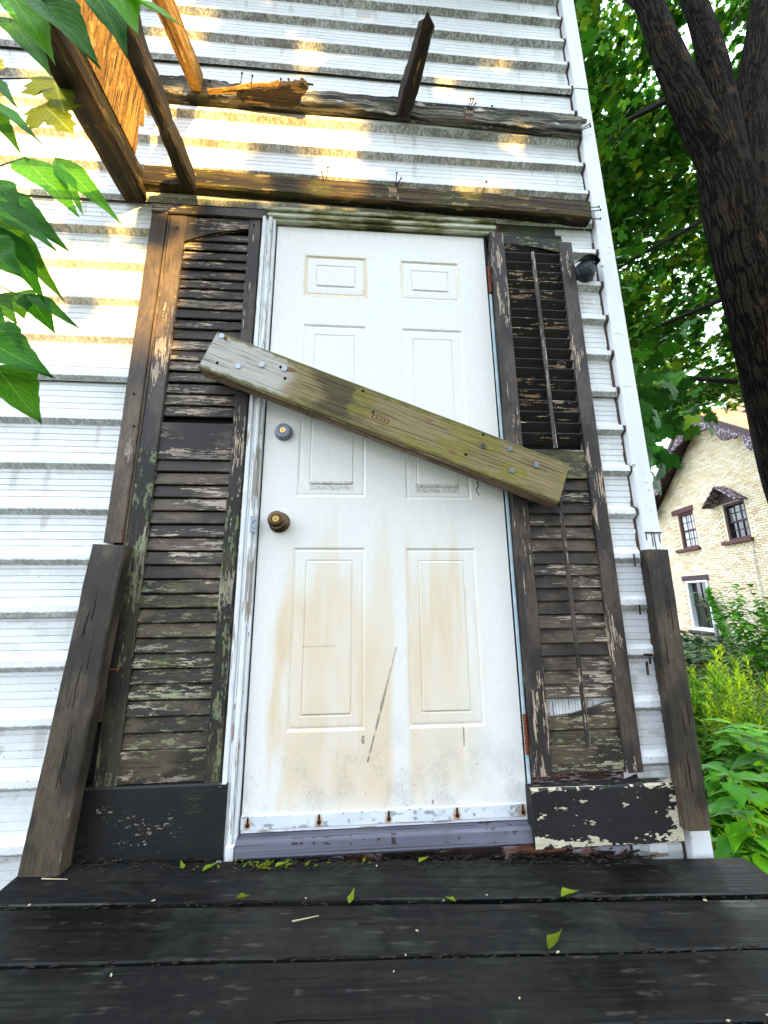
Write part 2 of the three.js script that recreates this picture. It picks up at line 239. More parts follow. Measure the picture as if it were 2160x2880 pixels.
M.darkRust = plain(0x2a1c16, .8, { metalness: .4 });
M.zinc = plain(0x98a0a8, .42, { metalness: .85 });
M.bronze = texMat(makeTex(128, 128, .1, .1, (x, y) => { const b = fb(x * 80, y * 80, 651, 4); return [...mixc([74, 58, 42], [132, 112, 84], sst(.4, .65, b)), b, .28 + .2 * b]; }), .0003, { metalness: .9 });
M.brass = plain(0xcfae6a, .3, { metalness: .9 });
M.blueGrey = texMat(makeTex(128, 128, .1, .1, (x, y) => { const b = fb(x * 90, y * 90, 655, 4); return [...mixc([92, 102, 116], [138, 146, 156], sst(.4, .65, b)), b, .4]; }), .0003, { metalness: .55 });
M.ironBlue = texMat(makeTex(256, 256, .2, .2, (x, y) => { const b = fb(x * 70, y * 70, 657, 4), c2 = sst(.55, .7, fb(x * 40, y * 40, 658, 4)); return [...mixc(mixc([20, 24, 28], [44, 54, 60], b), [120, 138, 142], c2 * .6), b, .4 + .3 * b]; }), .002, { metalness: .3 });
M.black = plain(0x0c0b0a, .9);
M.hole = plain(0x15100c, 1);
M.lightBlue = texMat(makeTex(128, 512, .05, 1, (x, y) => { const b = fb(x * 90, y * 10, 661, 4); return [...mixc([150, 186, 196], [206, 220, 224], b), b, .6]; }), .0004);
M.bark = texMat(makeTex(512, 820, 1.0, 1.6, (x, y) => {
  const w = fb(x * 6, y * 3, 701, 3) * .08; const r = Math.abs(fb((x + w * .6) * 42, y * 4.5, 702, 4) - .5) * 2, f = fb(x * 70, y * 50, 703, 3), b = fb(x * 4, y * 3, 704, 4);
  const cr = sst(.02, .30, r); let c = mixc([8, 7, 6], [36, 32, 26], cr); c = mixc(c, [44, 44, 34], sst(.56, .7, b) * .4 * cr); c = c.map(q => q * (.7 + .55 * f)); return [...c, cr * .8 + f * .2, .95];
}), .02);
M.bark = new THREE.MeshPhysicalMaterial({ map: M.bark.map, bumpMap: M.bark.bumpMap, bumpScale: .035, roughness: .95, specularIntensity: .15 });
M.twig = plain(0x17120c, .95);
M.greenStem = plain(0x55702a, .7);
const leafMat = (hex, tr = .38, rough = .55) => new THREE.MeshPhysicalMaterial({ color: hex, roughness: rough, specularIntensity: .4, transmission: tr, thickness: 0, side: THREE.DoubleSide, ior: 1.35 });
const leafTex = (s, A, B, vein) => makeTex(256, 256, 1, 1, (x, y) => { // x along the blade, y across (0..1)
  const v = Math.abs(y - .5), b = fb(x * 8, y * 8, s, 4), f = fb(x * 60, y * 60, s + 1, 2); let c = mixc(A, B, b * .7 + f * .3);
  const q = (x - v * .9) * 9, side = Math.abs(q - Math.round(q)); c = mixc(c, vein, Math.max(sst(.022, .008, v), sst(.10, .02, side) * .5)); return [...c, .5 + .3 * f - .4 * sst(.03, .0, v) - .25 * sst(.12, 0, side), .45 + .2 * f];
}, false);
const leafTexMat = (t, tr) => new THREE.MeshPhysicalMaterial({ specularIntensity: .18, roughness: 1, ...t, bumpScale: .0015, transmission: tr, thickness: 0, side: THREE.DoubleSide, ior: 1.35 });
M.leafDeep = leafTexMat(leafTex(801, [34, 92, 8], [56, 122, 14], [84, 142, 40]), .42);
M.leafDeep2 = leafTexMat(leafTex(841, [52, 104, 12], [84, 138, 22], [104, 152, 52]), .46);
M.leafFresh = leafTexMat(leafTex(811, [84, 160, 20], [118, 190, 34], [150, 205, 76]), .5);
M.leafOlive = leafTexMat(leafTex(821, [96, 112, 22], [138, 146, 36], [150, 160, 70]), .45);
M.leafDry = leafTexMat(leafTex(831, [96, 118, 26], [142, 156, 44], [160, 166, 80]), .2);
M.foliage = leafMat(0xffffff, .45);
M.foliageOpaque = new THREE.MeshStandardMaterial({ color: 0xffffff, roughness: .7, side: THREE.DoubleSide });
M.ground = texMat(makeTex(512, 512, 4, 4, (x, y) => { const b = fb(x * 3, y * 3, 901, 4), f = fb(x * 40, y * 40, 902, 3); return [...mixc(mixc([40, 46, 22], [62, 84, 32], b), [66, 54, 38], sst(.55, .7, f)), f, 1]; }), .02);
M.pane = new THREE.MeshPhysicalMaterial({ color: 0xffffff, transmission: 1, thickness: 0, roughness: .05, ior: 1.5 });
M.glassDark = new THREE.MeshPhysicalMaterial({ color: 0x14181a, roughness: .06, ior: 1.5, clearcoat: 1, clearcoatRoughness: .04 });
M.maroon = texMat(makeTex(256, 256, .6, .6, (x, y) => { const b = fb(x * 20, y * 40, 911, 4); return [...mixc([70, 36, 34], [112, 66, 58], b), b, .7]; }), .003);
M.maroonDark = texMat(makeTex(256, 256, .6, .6, (x, y) => { const b = fb(x * 20, y * 40, 913, 4); return [...mixc([52, 34, 40], [86, 62, 68], b), b, .7]; }), .003);
M.whitePaint = plain(0xdfe3e4, .5);
M.paleTrim = texMat(makeTex(256, 256, .6, .6, (x, y) => { const b = fb(x * 24, y * 24, 915, 4); return [...mixc([170, 166, 178], [74, 50, 56], sst(.34, .48, b)), b, .7]; }), .002);
M.shingle = texMat(makeTex(512, 512, 2, 2, (x, y) => { const r = Math.floor(y / .14), cc = h2(Math.floor((x + (r % 2) * .15) / .3), r, 921), b = fb(x * 30, y * 30, 922, 3), e = (y / .14) % 1; return [...mixc([170, 104, 76], [206, 142, 112], cc * .6 + b * .4), e * .8, .95]; }), .01);
M.mortar = plain(0xdccfb2, .95);
const brickTexture = makeTex(256, 256, .4, .4, (x, y) => { const f = fb(x * 60, y * 60, 931, 4), g = fb(x * 160, y * 160, 932, 2); const k = .84 + .3 * f; return [250 * k, 248 * k, 242 * k, g, .95]; });
M.bricks = [0xf4ead2, 0xefe2c4, 0xf8f0de, 0xebdcbc, 0xeddcc0, 0xe4c8a8].map(c => texMat(brickTexture, .004, { color: c }));

// ------------------------------------------------------------------ ground
{
  const g = new THREE.PlaneGeometry(300, 300, 60, 60); g.rotateX(-Math.PI / 2);
  for (let i = 0; i < g.attributes.uv.count; i++) g.attributes.uv.setXY(i, g.attributes.position.getX(i), g.attributes.position.getZ(i));
  g.translate(0, -1.0, 0); structure('ground', g, M.ground);
}

// ------------------------------------------------------------------ the house: core, ribbed white sheets, corner trim
const house = thing('house', 'old house clad in white ribbed metal siding around the boarded door', 'house', [0, 0, 0]);
part('wall', mergeGeometries([box(-6, 1.262, -1, 3.949, -6, -.062), box(-6, -.05, -1, 2.1, -.062, -.03), box(.86, 1.262, -1, 2.1, -.062, -.03), box(-6, 1.262, 2.1, 3.949, -.062, -.03)]), M.trim, house);
part('roof', box(-6.4, 1.29, 3.95, 4.10, -6.4, .55), M.greyBeam, house);  // unseen roof, eave set low and deep to shade the upper wall
part('foundation', box(-.5, 1.262, -1, -.13, -.03, 0), M.rotten, house);
function sheetGeo(x0, x1, n0, n1, lift = 0) {
  const prof = [];        // [y, z] going up
  for (let n = n0; n < n1; n++) {
    const y = ribY(n), yn = ribY(n + 1), first = n === n0 ? lift : 0;
    prof.push([y, first ? .010 : .0], [y + .0145, .021], [y + .033, .0213], [y + .045, .001]);
    const a = y + .045, L = yn - a;
    for (let k = 1; k <= 5; k++) { const c = a + L * (k - .35) / 5.2; prof.push([c - .0016, .0012], [c, -.0034], [c + .0016, .0008]); }
  }
  prof.push([ribY(n1) + .004, 0]);
  const nx = Math.max(2, Math.round((x1 - x0) / .12)), pos = [], uv = [], idx = [];
  for (let k = 0; k < prof.length - 1; k++) {
    const base = pos.length / 3;
    for (let i = 0; i <= nx; i++) for (const q of [prof[k], prof[k + 1]]) {
      const x = mix(x0, x1, i / nx), wob = (fb(x * 2.2, q[0] * 3, 77, 3) - .5) * .006 + (vn(x * 9, q[0] * 7, 78) - .5) * .0012;
      pos.push(x, q[0] + (fb(x * 1.5, Math.round(q[0] / .15), 79, 2) - .5) * .006, q[1] + wob + .0); uv.push(clamp((x + 3) / 1, 0, 4.4), q[0] + 1);
    }
    for (let i = 0; i < nx; i++) { const o = base + i * 2; idx.push(o, o + 2, o + 1, o + 1, o + 2, o + 3); }
  }
  const g = new THREE.BufferGeometry(); g.setAttribute('position', new THREE.Float32BufferAttribute(pos, 3)); g.setAttribute('uv', new THREE.Float32BufferAttribute(uv, 2)); g.setIndex(idx); g.computeVertexNormals(); return g;
}
const rows = [[-4, 1], [1, 6], [6, 11], [11, 16], [16, 21], [21, 26], [26, 28]];
const screwPts = [];
rows.forEach(([a, b], r) => {
  const spans = r <= 3 ? [[-3, -.44], [1.115, 1.266]] : r === 4 ? [[-3, .372], [.3725, 1.266]] : [[-3, .415 - .02 * (r - 5)], [.4155 - .02 * (r - 5), 1.266]];
  for (const [x0, x1] of spans) {
    const g = sheetGeo(x0, x1, a, b, 1); g.translate(0, 0, r * .0004 + .002);
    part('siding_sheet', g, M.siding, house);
    for (let n = a; n < b; n++) for (let x = x0 + .06; x < x1; x += .42) if (rnd() < .8) screwPts.push([x + R(-.05, .05), ribY(n) + .075 + R(-.02, .02)]);
  }
});
{
  const hg = new THREE.SphereGeometry(.0045, 10, 6, 0, 6.3, 0, 1.57); hg.rotateX(Math.PI / 2); hg.scale(1, 1, .6);
  for (const [x, y] of screwPts.filter(p => p[0] > -1.3 && p[1] > -.2)) { const m = part('screw_head', hg, M.trim, house); m.position.set(x, y, .003); }
}
// foam closure showing as a dark wavy edge between the sheets and the corner trim
for (const [a, b] of [[-4, 16], [16, 28]]) {
  const pts = []; for (let n = a; n < b; n++) { const y = ribY(n); pts.push([y, .004], [y + .0145, .024], [y + .033, .0245], [y + .045, .0045], [y + .10, .004]); }
  const pos = [], idx = [], uv = [], fine = []; for (let k = 0; k < pts.length - 1; k++) for (let i = 0; i < 4; i++) fine.push([mix(pts[k][0], pts[k + 1][0], i / 4), mix(pts[k][1], pts[k + 1][1], i / 4)]);
  for (const [y, z] of fine) { const w = .004 * (vn(y * 60, 3, 5) - .5) + .0035 * (vn(y * 17, 8, 5) - .3); for (const [x, zz] of [[1.2655, -.02], [1.264 - w, z + .001 + w], [1.2715, z + .002], [1.2735, -.02]]) { pos.push(x, y, zz); uv.push(x * 2 + zz, y); } }
  for (let i = 0; i < fine.length - 1; i++) for (let k = 0; k < 3; k++) { const o = i * 4 + k; idx.push(o, o + 1, o + 4, o + 1, o + 5, o + 4); }
  const g = new THREE.BufferGeometry(); g.setAttribute('position', new THREE.Float32BufferAttribute(pos, 3)); g.setAttribute('uv', new THREE.Float32BufferAttribute(uv, 2)); g.setIndex(idx); g.computeVertexNormals();
  part('foam_closure', g, M.brownStrip, house, 'ragged brown foam strip along the sheet ends');
}
part('corner_trim', vb(1.274, 1.336, -.9, 2.848, -.06, .032, { seg: 30, ch: .003, jit: .0006, seed: 3 }), M.trim, house);
part('corner_trim', vb(1.272, 1.337, 2.852, 3.948, -.06, .034, { seg: 14, ch: .003, jit: .0006, seed: 4 }), M.trim, house);
for (const [x, y, l] of [[1.281, .838, .022], [1.301, .838, .042], [1.309, .836, .05], [1.327, .834, .026]]) { const g = new THREE.CapsuleGeometry(.0022, l, 3, 6); g.scale(1, 1, .4); g.translate(x, y - l / 2 - .004, .0325); part('paint_drip', g, M.post, house, 'dried dark brown paint drip'); }
part('paint_drip', hb(1.277, 1.335, .834, .8395, .0315, .0335, { ch: .0008, jit: .0015, seed: 9, seg: 10 }), M.post, house);
for (const [x, y, w, l] of [[1.215, .448, .03, .008], [1.222, .428, .008, .04], [1.234, .44, .006, .02], [1.225, .60, .006, .03], [1.232, .765, .006, .04]]) { const g = bar(Math.max(w, l), Math.min(w, l), .002, { ch: .0006, jit: .002, seed: 12, seg: 8 }); if (l > w) g.rotateZ(-Math.PI / 2); g.translate(x, y, .026); part('paint_drip', g, M.post, house); }
// grooved white boarding seen through the gap in the right shutter
for (let i = 0; i < 22; i++) part('backing_board', vb(.885 + i * .0104, .8942 + i * .0104, .18, .40, -.006, .002 + .0008 * vn(i, 1, 1), { ch: .0012, seg: 1 }), M.whiteWood, house);

// ------------------------------------------------------------------ door frame
const frame = thing('door_frame', 'weathered white door frame with moulded left casing and mossy head', 'door frame');
for (const [x0, x1, z1] of [[-.0515, -.038, .030], [-.0382, -.0285, .024], [-.0287, -.0165, .028], [-.0167, -.006, .017]]) part('casing_strip', vb(x0, x1, -.05, 2.052, -.03, z1, { seg: 24, ch: .0025, jit: .0006, seed: x0 * 900 | 0 }), M.whiteWood, frame);
for (const [y0, y1, z1] of [[2.048, 2.060, .016], [2.060, 2.073, .026], [2.073, 2.084, .022], [2.084, 2.100, .031]]) part('head_strip', hb(-.0515, .858, y0, y1, -.03, z1, { seg: 16, ch: .0025, jit: .0008, seed: y0 * 900 | 0 }), M.mossWood, frame, 'mossy green head casing');
part('jamb', vb(.8145, .8225, -.03, 2.048, -.05, .004, { ch: .001 }), M.black, frame);
part('weather_strip', vb(.8165, .8265, -.02, 1.77, .004, .009, { ch: .002, seg: 10, jit: .0006 }), M.lightBlue, frame, 'pale blue weather strip on the hinge side');
part('jamb', vb(-.006, -.0015, -.04, 2.048, -.05, -.012, { ch: .001 }), M.hole, frame);
part('threshold', (() => { const s = new THREE.Shape(); s.moveTo(-.05, -.042); s.lineTo(.036, -.042); s.lineTo(.04, -.036); s.lineTo(.034, -.008); s.lineTo(.026, -.003); s.lineTo(-.05, .002); const g = new THREE.ExtrudeGeometry(s, { depth: .812, bevelEnabled: true, bevelSize: .001, bevelThickness: .001, bevelSegments: 1 }); g.rotateY(-Math.PI / 2); g.scale(-1, 1, 1); g.index || 0; g.translate(-.003, 0, 0); const p = g.attributes.position, u = g.attributes.uv; for (let i = 0; i < p.count; i++) u.setXY(i, p.getX(i), p.getY(i) + p.getZ(i)); const a = p.array; for (let i = 0; i < p.count; i += 3) for (let k = 0; k < 3; k++) { const t = a[i * 3 + 3 + k]; a[i * 3 + 3 + k] = a[i * 3 + 6 + k]; a[i * 3 + 6 + k] = t; } g.computeVertexNormals(); return g; })(), M.sill, frame, 'worn grey metal threshold');
part('casing_foot', vb(-.030, -.007, -.058, -.012, -.02, .034, { jit: .002, seg: 6, ch: .002 }), M.whiteWood, frame);
part('sill_board', hb(-.03, 1.10, -.135, -.0435, -.03, .012, { jit: .004, seg: 40, ch: .003, seed: 77 }), M.rotten, frame, 'rotten sill board with pale flaking paint');
{ const s = part('strike_plate', mergeGeometries([hb(-.0215, -.003, .834, .886, .0285, .0305, { ch: .0008 }), (() => { const g = new THREE.TorusGeometry(.012, .0025, 6, 14, 3.1); g.rotateZ(1.6); g.translate(-.006, .86, .0305); return g; })()].map(g => g.index ? g.toNonIndexed() : g)), M.zinc, frame); s.userData.label = 'bent metal strike plate'; }
for (const [y0, y1] of [[1.775, 1.895], [.172, .284]]) {
  const h = part('hinge', vb(.8285, .8325, y0, y1, -.01, .0075, { ch: .0006 }), M.rust, frame, 'rusty orange door hinge');
  for (let i = 0; i < 5; i++) { const L = (y1 - y0) / 5, g = new THREE.CylinderGeometry(.0062, .0062, L - .0015, 12); g.translate(.8225, y0 + L * (i + .5), .009); part('knuckle', g, M.rust, h); }
}

// ------------------------------------------------------------------ the door
const door = thing('door', 'white six panel entry door with tan stains, boarded shut', 'door');
{
  // slab and pressed panels as one relief: height field over (x, y)
  const panels = [[.11, .343, 1.735, 1.914], [.475, .704, 1.735, 1.912], [.112, .343, .958, 1.613], [.474, .704, .952, 1.611], [.110, .3415, .250, .791], [.470, .7045, .250, .789]];
  const W = .8128, xs = [0], ys = [.008]; const add = (a, ...v) => a.push(...v);
  const relief = (x, y) => { for (const [x0, x1, y0, y1] of panels) { const d = Math.min(x - x0, x1 - x, y - y0, y1 - y); if (d > 0) { if (d < .009) return -.0042 * sst(0, .009, d); if (d < .014) return -.0042 + .002 * sst(.009, .014, d); if (d < .040) return -.0022; if (d < .0475) return mix(-.0022, -.0046, sst(.040, .0435, d)) + .0042 * sst(.0435, .0475, d); return -.0004; } } return 0; };
  const ds = [-.002, 0, .003, .006, .009, .0115, .014, .038, .040, .0418, .0435, .0455, .0475, .05];
  for (const [x0, x1, y0, y1] of panels) for (const d of ds) { xs.push(x0 + d, x1 - d); ys.push(y0 + d, y1 - d); }
  for (let i = 1; i < 12; i++) { xs.push(W * i / 12); } for (let i = 1; i < 30; i++) ys.push(2.04 * i / 30);
  xs.push(W); ys.push(2.04);
  const uniq = a => [...new Set(a.map(v => Math.round(v * 1e4) / 1e4))].sort((p, q) => p - q); const X = uniq(xs), Y = uniq(ys);
  const pos = [], uv = [], idx = [];
  for (const y of Y) for (const x of X) { pos.push(x, y, relief(x, y)); uv.push(x, y); }
  for (let j = 0; j < Y.length - 1; j++) for (let i = 0; i < X.length - 1; i++) { const o = j * X.length + i, u = o + X.length; idx.push(o, o + 1, u, o + 1, u + 1, u); }
  // split the relief into slab and six panels, each a mesh
  const groups = Array.from({ length: 7 }, () => []);
  for (let t = 0; t < idx.length; t += 6) { let cx = 0, cy = 0; for (let k = 0; k < 6; k++) { cx += pos[idx[t + k] * 3] / 6; cy += pos[idx[t + k] * 3 + 1] / 6; } let w = 0; panels.forEach(([x0, x1, y0, y1], i) => { if (cx > x0 && cx < x1 && cy > y0 && cy < y1) w = i + 1; }); groups[w].push(...idx.slice(t, t + 6)); }
  const full = new THREE.BufferGeometry(); full.setAttribute('position', new THREE.Float32BufferAttribute(pos, 3)); full.setAttribute('uv', new THREE.Float32BufferAttribute(uv, 2)); full.setIndex(idx); full.computeVertexNormals();
  const sub = list => { const m = new Map(), p = [], n = [], u = [], ix = []; for (const i of list) { if (!m.has(i)) { m.set(i, p.length / 3); for (let k = 0; k < 3; k++) { p.push(full.attributes.position.array[i * 3 + k]); n.push(full.attributes.normal.array[i * 3 + k]); } u.push(uv[i * 2], uv[i * 2 + 1]); } ix.push(m.get(i)); } const g = new THREE.BufferGeometry(); g.setAttribute('position', new THREE.Float32BufferAttribute(p, 3)); g.setAttribute('normal', new THREE.Float32BufferAttribute(n, 3)); g.setAttribute('uv', new THREE.Float32BufferAttribute(u, 2)); g.setIndex(ix); return g; };
  part('slab', sub(groups[0]), M.door, door);
  for (let i = 1; i < 7; i++) part('panel', sub(groups[i]), M.door, door);
  part('core', box(.0005, .8123, .0085, 2.0395, -.044, -.0085), M.whitePaint, door);
  const sw = part('sweep', hb(-.001, .8135, .0105, .044, -.004, .0045, { ch: .0012, seg: 16, jit: .0006, uo: [0, .0] }), M.sweep, door, 'white metal door sweep with rusty screws');
  part('sweep_fin', hb(.0, .813, .0015, .0100, -.02, .001, { ch: .001, seg: 24, jit: .0012, seed: 5 }), M.whiteWood, door);
  [.018, .213, .408, .604, .797].forEach(x => {
    const slot = new THREE.CapsuleGeometry(.0028, .016, 3, 8); slot.scale(1, 1, .25); slot.translate(x, .031, .0048); part('slot', slot, M.hole, sw);
    const s = new THREE.SphereGeometry(.0058, 12, 8); s.scale(1, 1, .5); s.translate(x, .0225, .0058); part('screw', s, M.darkRust, sw);
  });
  const lathe = (pts, n = 36) => { const g = new THREE.LatheGeometry(pts.map(p => new THREE.Vector2(p[0], p[1])), n); g.rotateX(Math.PI / 2); return g; };
  const key = (parent, x, y, z, r) => { const c = new THREE.CylinderGeometry(r, r * 1.02, .003, 24); c.rotateX(Math.PI / 2); c.translate(x, y, z); const p = part('key_cylinder', c, M.brass, parent); const k = mergeGeometries([box(x - .0009, x + .0009, y - .0045, y + .003, z + .0012, z + .0022), (() => { const s = new THREE.CylinderGeometry(.0016, .0016, .001, 8); s.rotateX(Math.PI / 2); s.translate(x, y + .0026, z + .0017); return s; })()].map(g => g.toNonIndexed())); part('keyhole', k, M.hole, parent); return p; };
  const kn = part('knob', (() => { const g = lathe([[.0335, 0], [.034, .004], [.030, .009], [.0165, .012], [.0145, .022], [.0155, .030], [.0235, .036], [.0275, .045], [.0272, .054], [.0235, .0605], [.0165, .063], [.0155, .0622], [0, .0622]]); g.translate(.063, .871, .0); return g; })(), M.bronze, door, 'tarnished bronze door knob');
  key(kn, .063, .871, .0632, .0098);
  const db = part('deadbolt', (() => { const g = lathe([[.030, 0], [.030, .004], [.0265, .016], [.025, .0185], [.0165, .019], [.0155, .0175], [0, .0175]]); g.translate(.062, 1.184, 0); return g; })(), M.blueGrey, door, 'blue grey deadbolt lock');
  key(db, .062, 1.184, .0188, .0095);
}

// ------------------------------------------------------------------ left shutter and its casing
const shL = thing('shutter', 'tall brown louvred shutter left of the door, paint flaking, mossy at the foot', 'shutter');
part('casing', vb(-.458, -.402, .802, 2.040, -.01, .026, { seg: 24, ch: .003, jit: .0012, seed: 21 }), M.casing, shL, 'smooth taupe casing board along the shutter');
part('casing_bead', vb(-.402, -.392, .3, 2.040, .0, .021, { seg: 24, ch: .003, jit: .001, seed: 22 }), M.casing, shL);
part('top_casing', hb(-.458, -.036, 2.041, 2.083, -.01, .029, { seg: 18, ch: .003, jit: .0012, seed: 23 }), M.stile, shL);
part('stile', vb(-.391, -.333, 1.10, 1.52, .002, .0225, { seg: 24, ch: .003, jit: .0009, seed: 24 }), M.stile, shL);
part('stile', vb(-.391, -.333, 1.52, 2.038, .002, .0225, { seg: 24, ch: .003, jit: .0009, seed: 29, uo: [.2, .1] }), M.casing, shL, 'taupe upper part of the outer stile');
part('stile', vb(-.393, -.334, .138, 1.10, .002, .0225, { seg: 24, ch: .003, jit: .0011, seed: 25 }), M.stileMoss, shL, 'mossy lower part of the outer stile');
part('stile', vb(-.102, -.058, .95, 2.040, .002, .0225, { seg: 24, ch: .003, jit: .0009, seed: 26 }), M.stile, shL);
part('stile', vb(-.103, -.058, .138, .95, .002, .0225, { seg: 24, ch: .003, jit: .0011, seed: 27 }), M.stileMoss, shL, 'mossy lower part of the inner stile');
part('edge_bead', vb(-.0575, -.0525, -.04, 2.041, .0, .019, { seg: 20, ch: .0015, jit: .001, seed: 28 }), M.stile, shL);
{ // split top rail: its lower edge slopes where a wedge has broken away
  const s = new THREE.Shape(); s.moveTo(-.332, 2.037); for (let i = 1; i < 12; i++) s.lineTo(-.332 + .23 * i / 12, 2.034 + R(-.004, .004)); s.lineTo(-.103, 2.038); s.lineTo(-.103, 1.998);
  const n = 14; for (let i = 1; i < n; i++) { const t = i / n; s.lineTo(-.103 - .229 * t, 1.998 - .020 * t - .05 * Math.pow(t, 1.7) + R(-.0012, .0012)); } s.lineTo(-.332, 1.926);
  const g = new THREE.ExtrudeGeometry(s, { depth: .014, bevelEnabled: true, bevelSize: .001, bevelThickness: .001, bevelSegments: 1 }); g.translate(0, 0, .006); part('top_rail', g, M.stile, shL, 'cracked top rail with a slanting split');
}
part('dark_backing', box(-.455, -.05, .13, 2.04, -.012, -.007), M.hole, shL);  // near-black sheet filling the view behind the slats
part('mid_rail', hb(-.3325, -.1035, 1.076, 1.2045, .002, .0165, { seg: 8, ch: .002, jit: .0006, seed: 31 }), M.slatA, shL);
part('bottom_rail', hb(-.3335, -.1035, .140, .2205, .002, .018, { seg: 8, ch: .002, jit: .001, seed: 32 }), M.slatMoss, shL);
const slatGeo = (x0, x1, h, z, tilt, seed, t = .0075) => { const g = bar(x1 - x0, h, t, { ch: .0024, seg: 6, jit: .0006, seed }); g.rotateX(tilt); g.translate(x0, 0, z); return g; };
for (let i = 0; i < 18; i++) { const y = 1.9595 - i * .04185; if (y < 1.215) break; const m = part('slat', slatGeo(-.3335, -.1025, .0405, .0085 + R(-.001, .001), -.20 + R(-.03, .03), 100 + i), M.slatA, shL); m.position.y = y; m.rotation.z = R(-.004, .004); }
for (let i = 0; i < 20; i++) { const m = part('slat', slatGeo(-.3335, -.1025, .0405, .0085 + R(-.001, .001), -.20 + R(-.03, .03), 140 + i), i < 9 ? M.slatB : M.slatMoss, shL); m.position.y = 1.0535 - i * .0427; m.rotation.z = R(-.004, .004); }
for (const [x, y] of [[-.415, 1.185], [-.36, 1.98], [-.085, 2.01], [-.43, 1.30]]) part('nail', nailGeo(V(x, y, .02), V(x + .002, y - .002, .028)), M.darkRust, shL);

// ------------------------------------------------------------------ right shutter
const shR = thing('shutter', 'narrow dark louvred shutter right of the door, with tilt rods and one missing slat', 'shutter');
part('stile', vb(.8285, .884, .122, 2.036, .004, .0325, { seg: 40, ch: .003, jit: .0009, seed: 41 }), M.stile, shR);
part('stile', vb(1.107, 1.161, .122, 2.008, .004, .0325, { seg: 40, ch: .003, jit: .0009, seed: 42 }), M.stile, shR);
{ const s = new THREE.Shape(); s.moveTo(.8845, 2.036); s.lineTo(1.125, 2.026); s.lineTo(1.125, 2.012); s.lineTo(1.1065, 2.010); s.lineTo(1.1065, 1.966); for (let i = 1; i < 12; i++) s.lineTo(1.1065 - .222 * i / 12, 1.966 + .027 * Math.sin(i / 12 * 1.5) + R(-.0016, .0016)); s.lineTo(.8845, 1.990); const g = new THREE.ExtrudeGeometry(s, { depth: .018, bevelEnabled: true, bevelSize: .001, bevelThickness: .001, bevelSegments: 1 }); g.translate(0, 0, .008); part('top_rail', g, M.stileMoss, shR, 'splintered mossy top rail'); }
part('top_strip', hb(.832, 1.128, 2.038, 2.052, .0, .02, { seg: 12, ch: .002, jit: .0016, seed: 43 }), M.kick, shR);
part('mid_rail', hb(.8845, 1.1065, 1.026, 1.130, .006, .025, { seg: 8, ch: .002, jit: .0006, seed: 44 }), M.slatMoss, shR, 'mossy middle rail');
part('bottom_rail', hb(.8845, 1.1065, .124, .199, .006, .026, { seg: 8, ch: .002, jit: .001, seed: 45 }), M.slatMoss, shR);
part('dark_backing', box(.832, 1.158, .09, .178, -.008, .0035), M.rotten, shR);
part('dark_backing', box(.875, 1.12, 1.03, 2.03, -.012, -.006), M.hole, shR);  // near-black sheet behind the upper slats
for (let i = 0; i < 20; i++) { const y = 1.976 - i * .0424; if (y < 1.15) break; const m = part('slat', slatGeo(.884, 1.107, .046, .013, .62 + R(-.03, .03), 180 + i, .0065), M.slatShaded, shR); m.position.y = y; m.rotation.z = R(-.003, .003); }
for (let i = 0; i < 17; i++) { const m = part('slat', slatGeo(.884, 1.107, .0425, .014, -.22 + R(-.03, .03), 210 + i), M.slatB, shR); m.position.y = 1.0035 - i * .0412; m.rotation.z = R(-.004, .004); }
{ const s = new THREE.Shape(); s.moveTo(.886, .2755); s.lineTo(1.105, .274); s.lineTo(1.105, .312); s.lineTo(1.085, .311); s.lineTo(1.02, .293); s.lineTo(.97, .281); s.lineTo(.93, .2775); const g = new THREE.ExtrudeGeometry(s, { depth: .006, bevelEnabled: true, bevelSize: .0008, bevelThickness: .0008, bevelSegments: 1 }); g.translate(0, 0, .009); part('broken_slat', g, M.slatB, shR, 'broken slanting remnant of a slat'); }
for (const y of [.257, .217]) part('slat', (() => { const g = slatGeo(.884, 1.107, .039, .014, -.1, 240 + y * 50 | 0); g.translate(0, y, 0); return g; })(), M.slatMoss, shR);
for (const [y0, y1, s, xa, xb] of [[1.132, 1.945, 51, .999, .993], [.196, .99, 52, .998, .992]]) part('tilt_rod', between(V(xa, y0, .034), V(xb, y1, .035), .0125, .0115, V(1, 0, 0), { seg: 30, ch: .0045, jit: .0006, seed: s }), s === 51 ? M.rodGrey : M.stile, shR);
part('nail', nailGeo(V(.862, 2.03, .02), V(.862, 2.062, .032), .002), M.rust, shR);

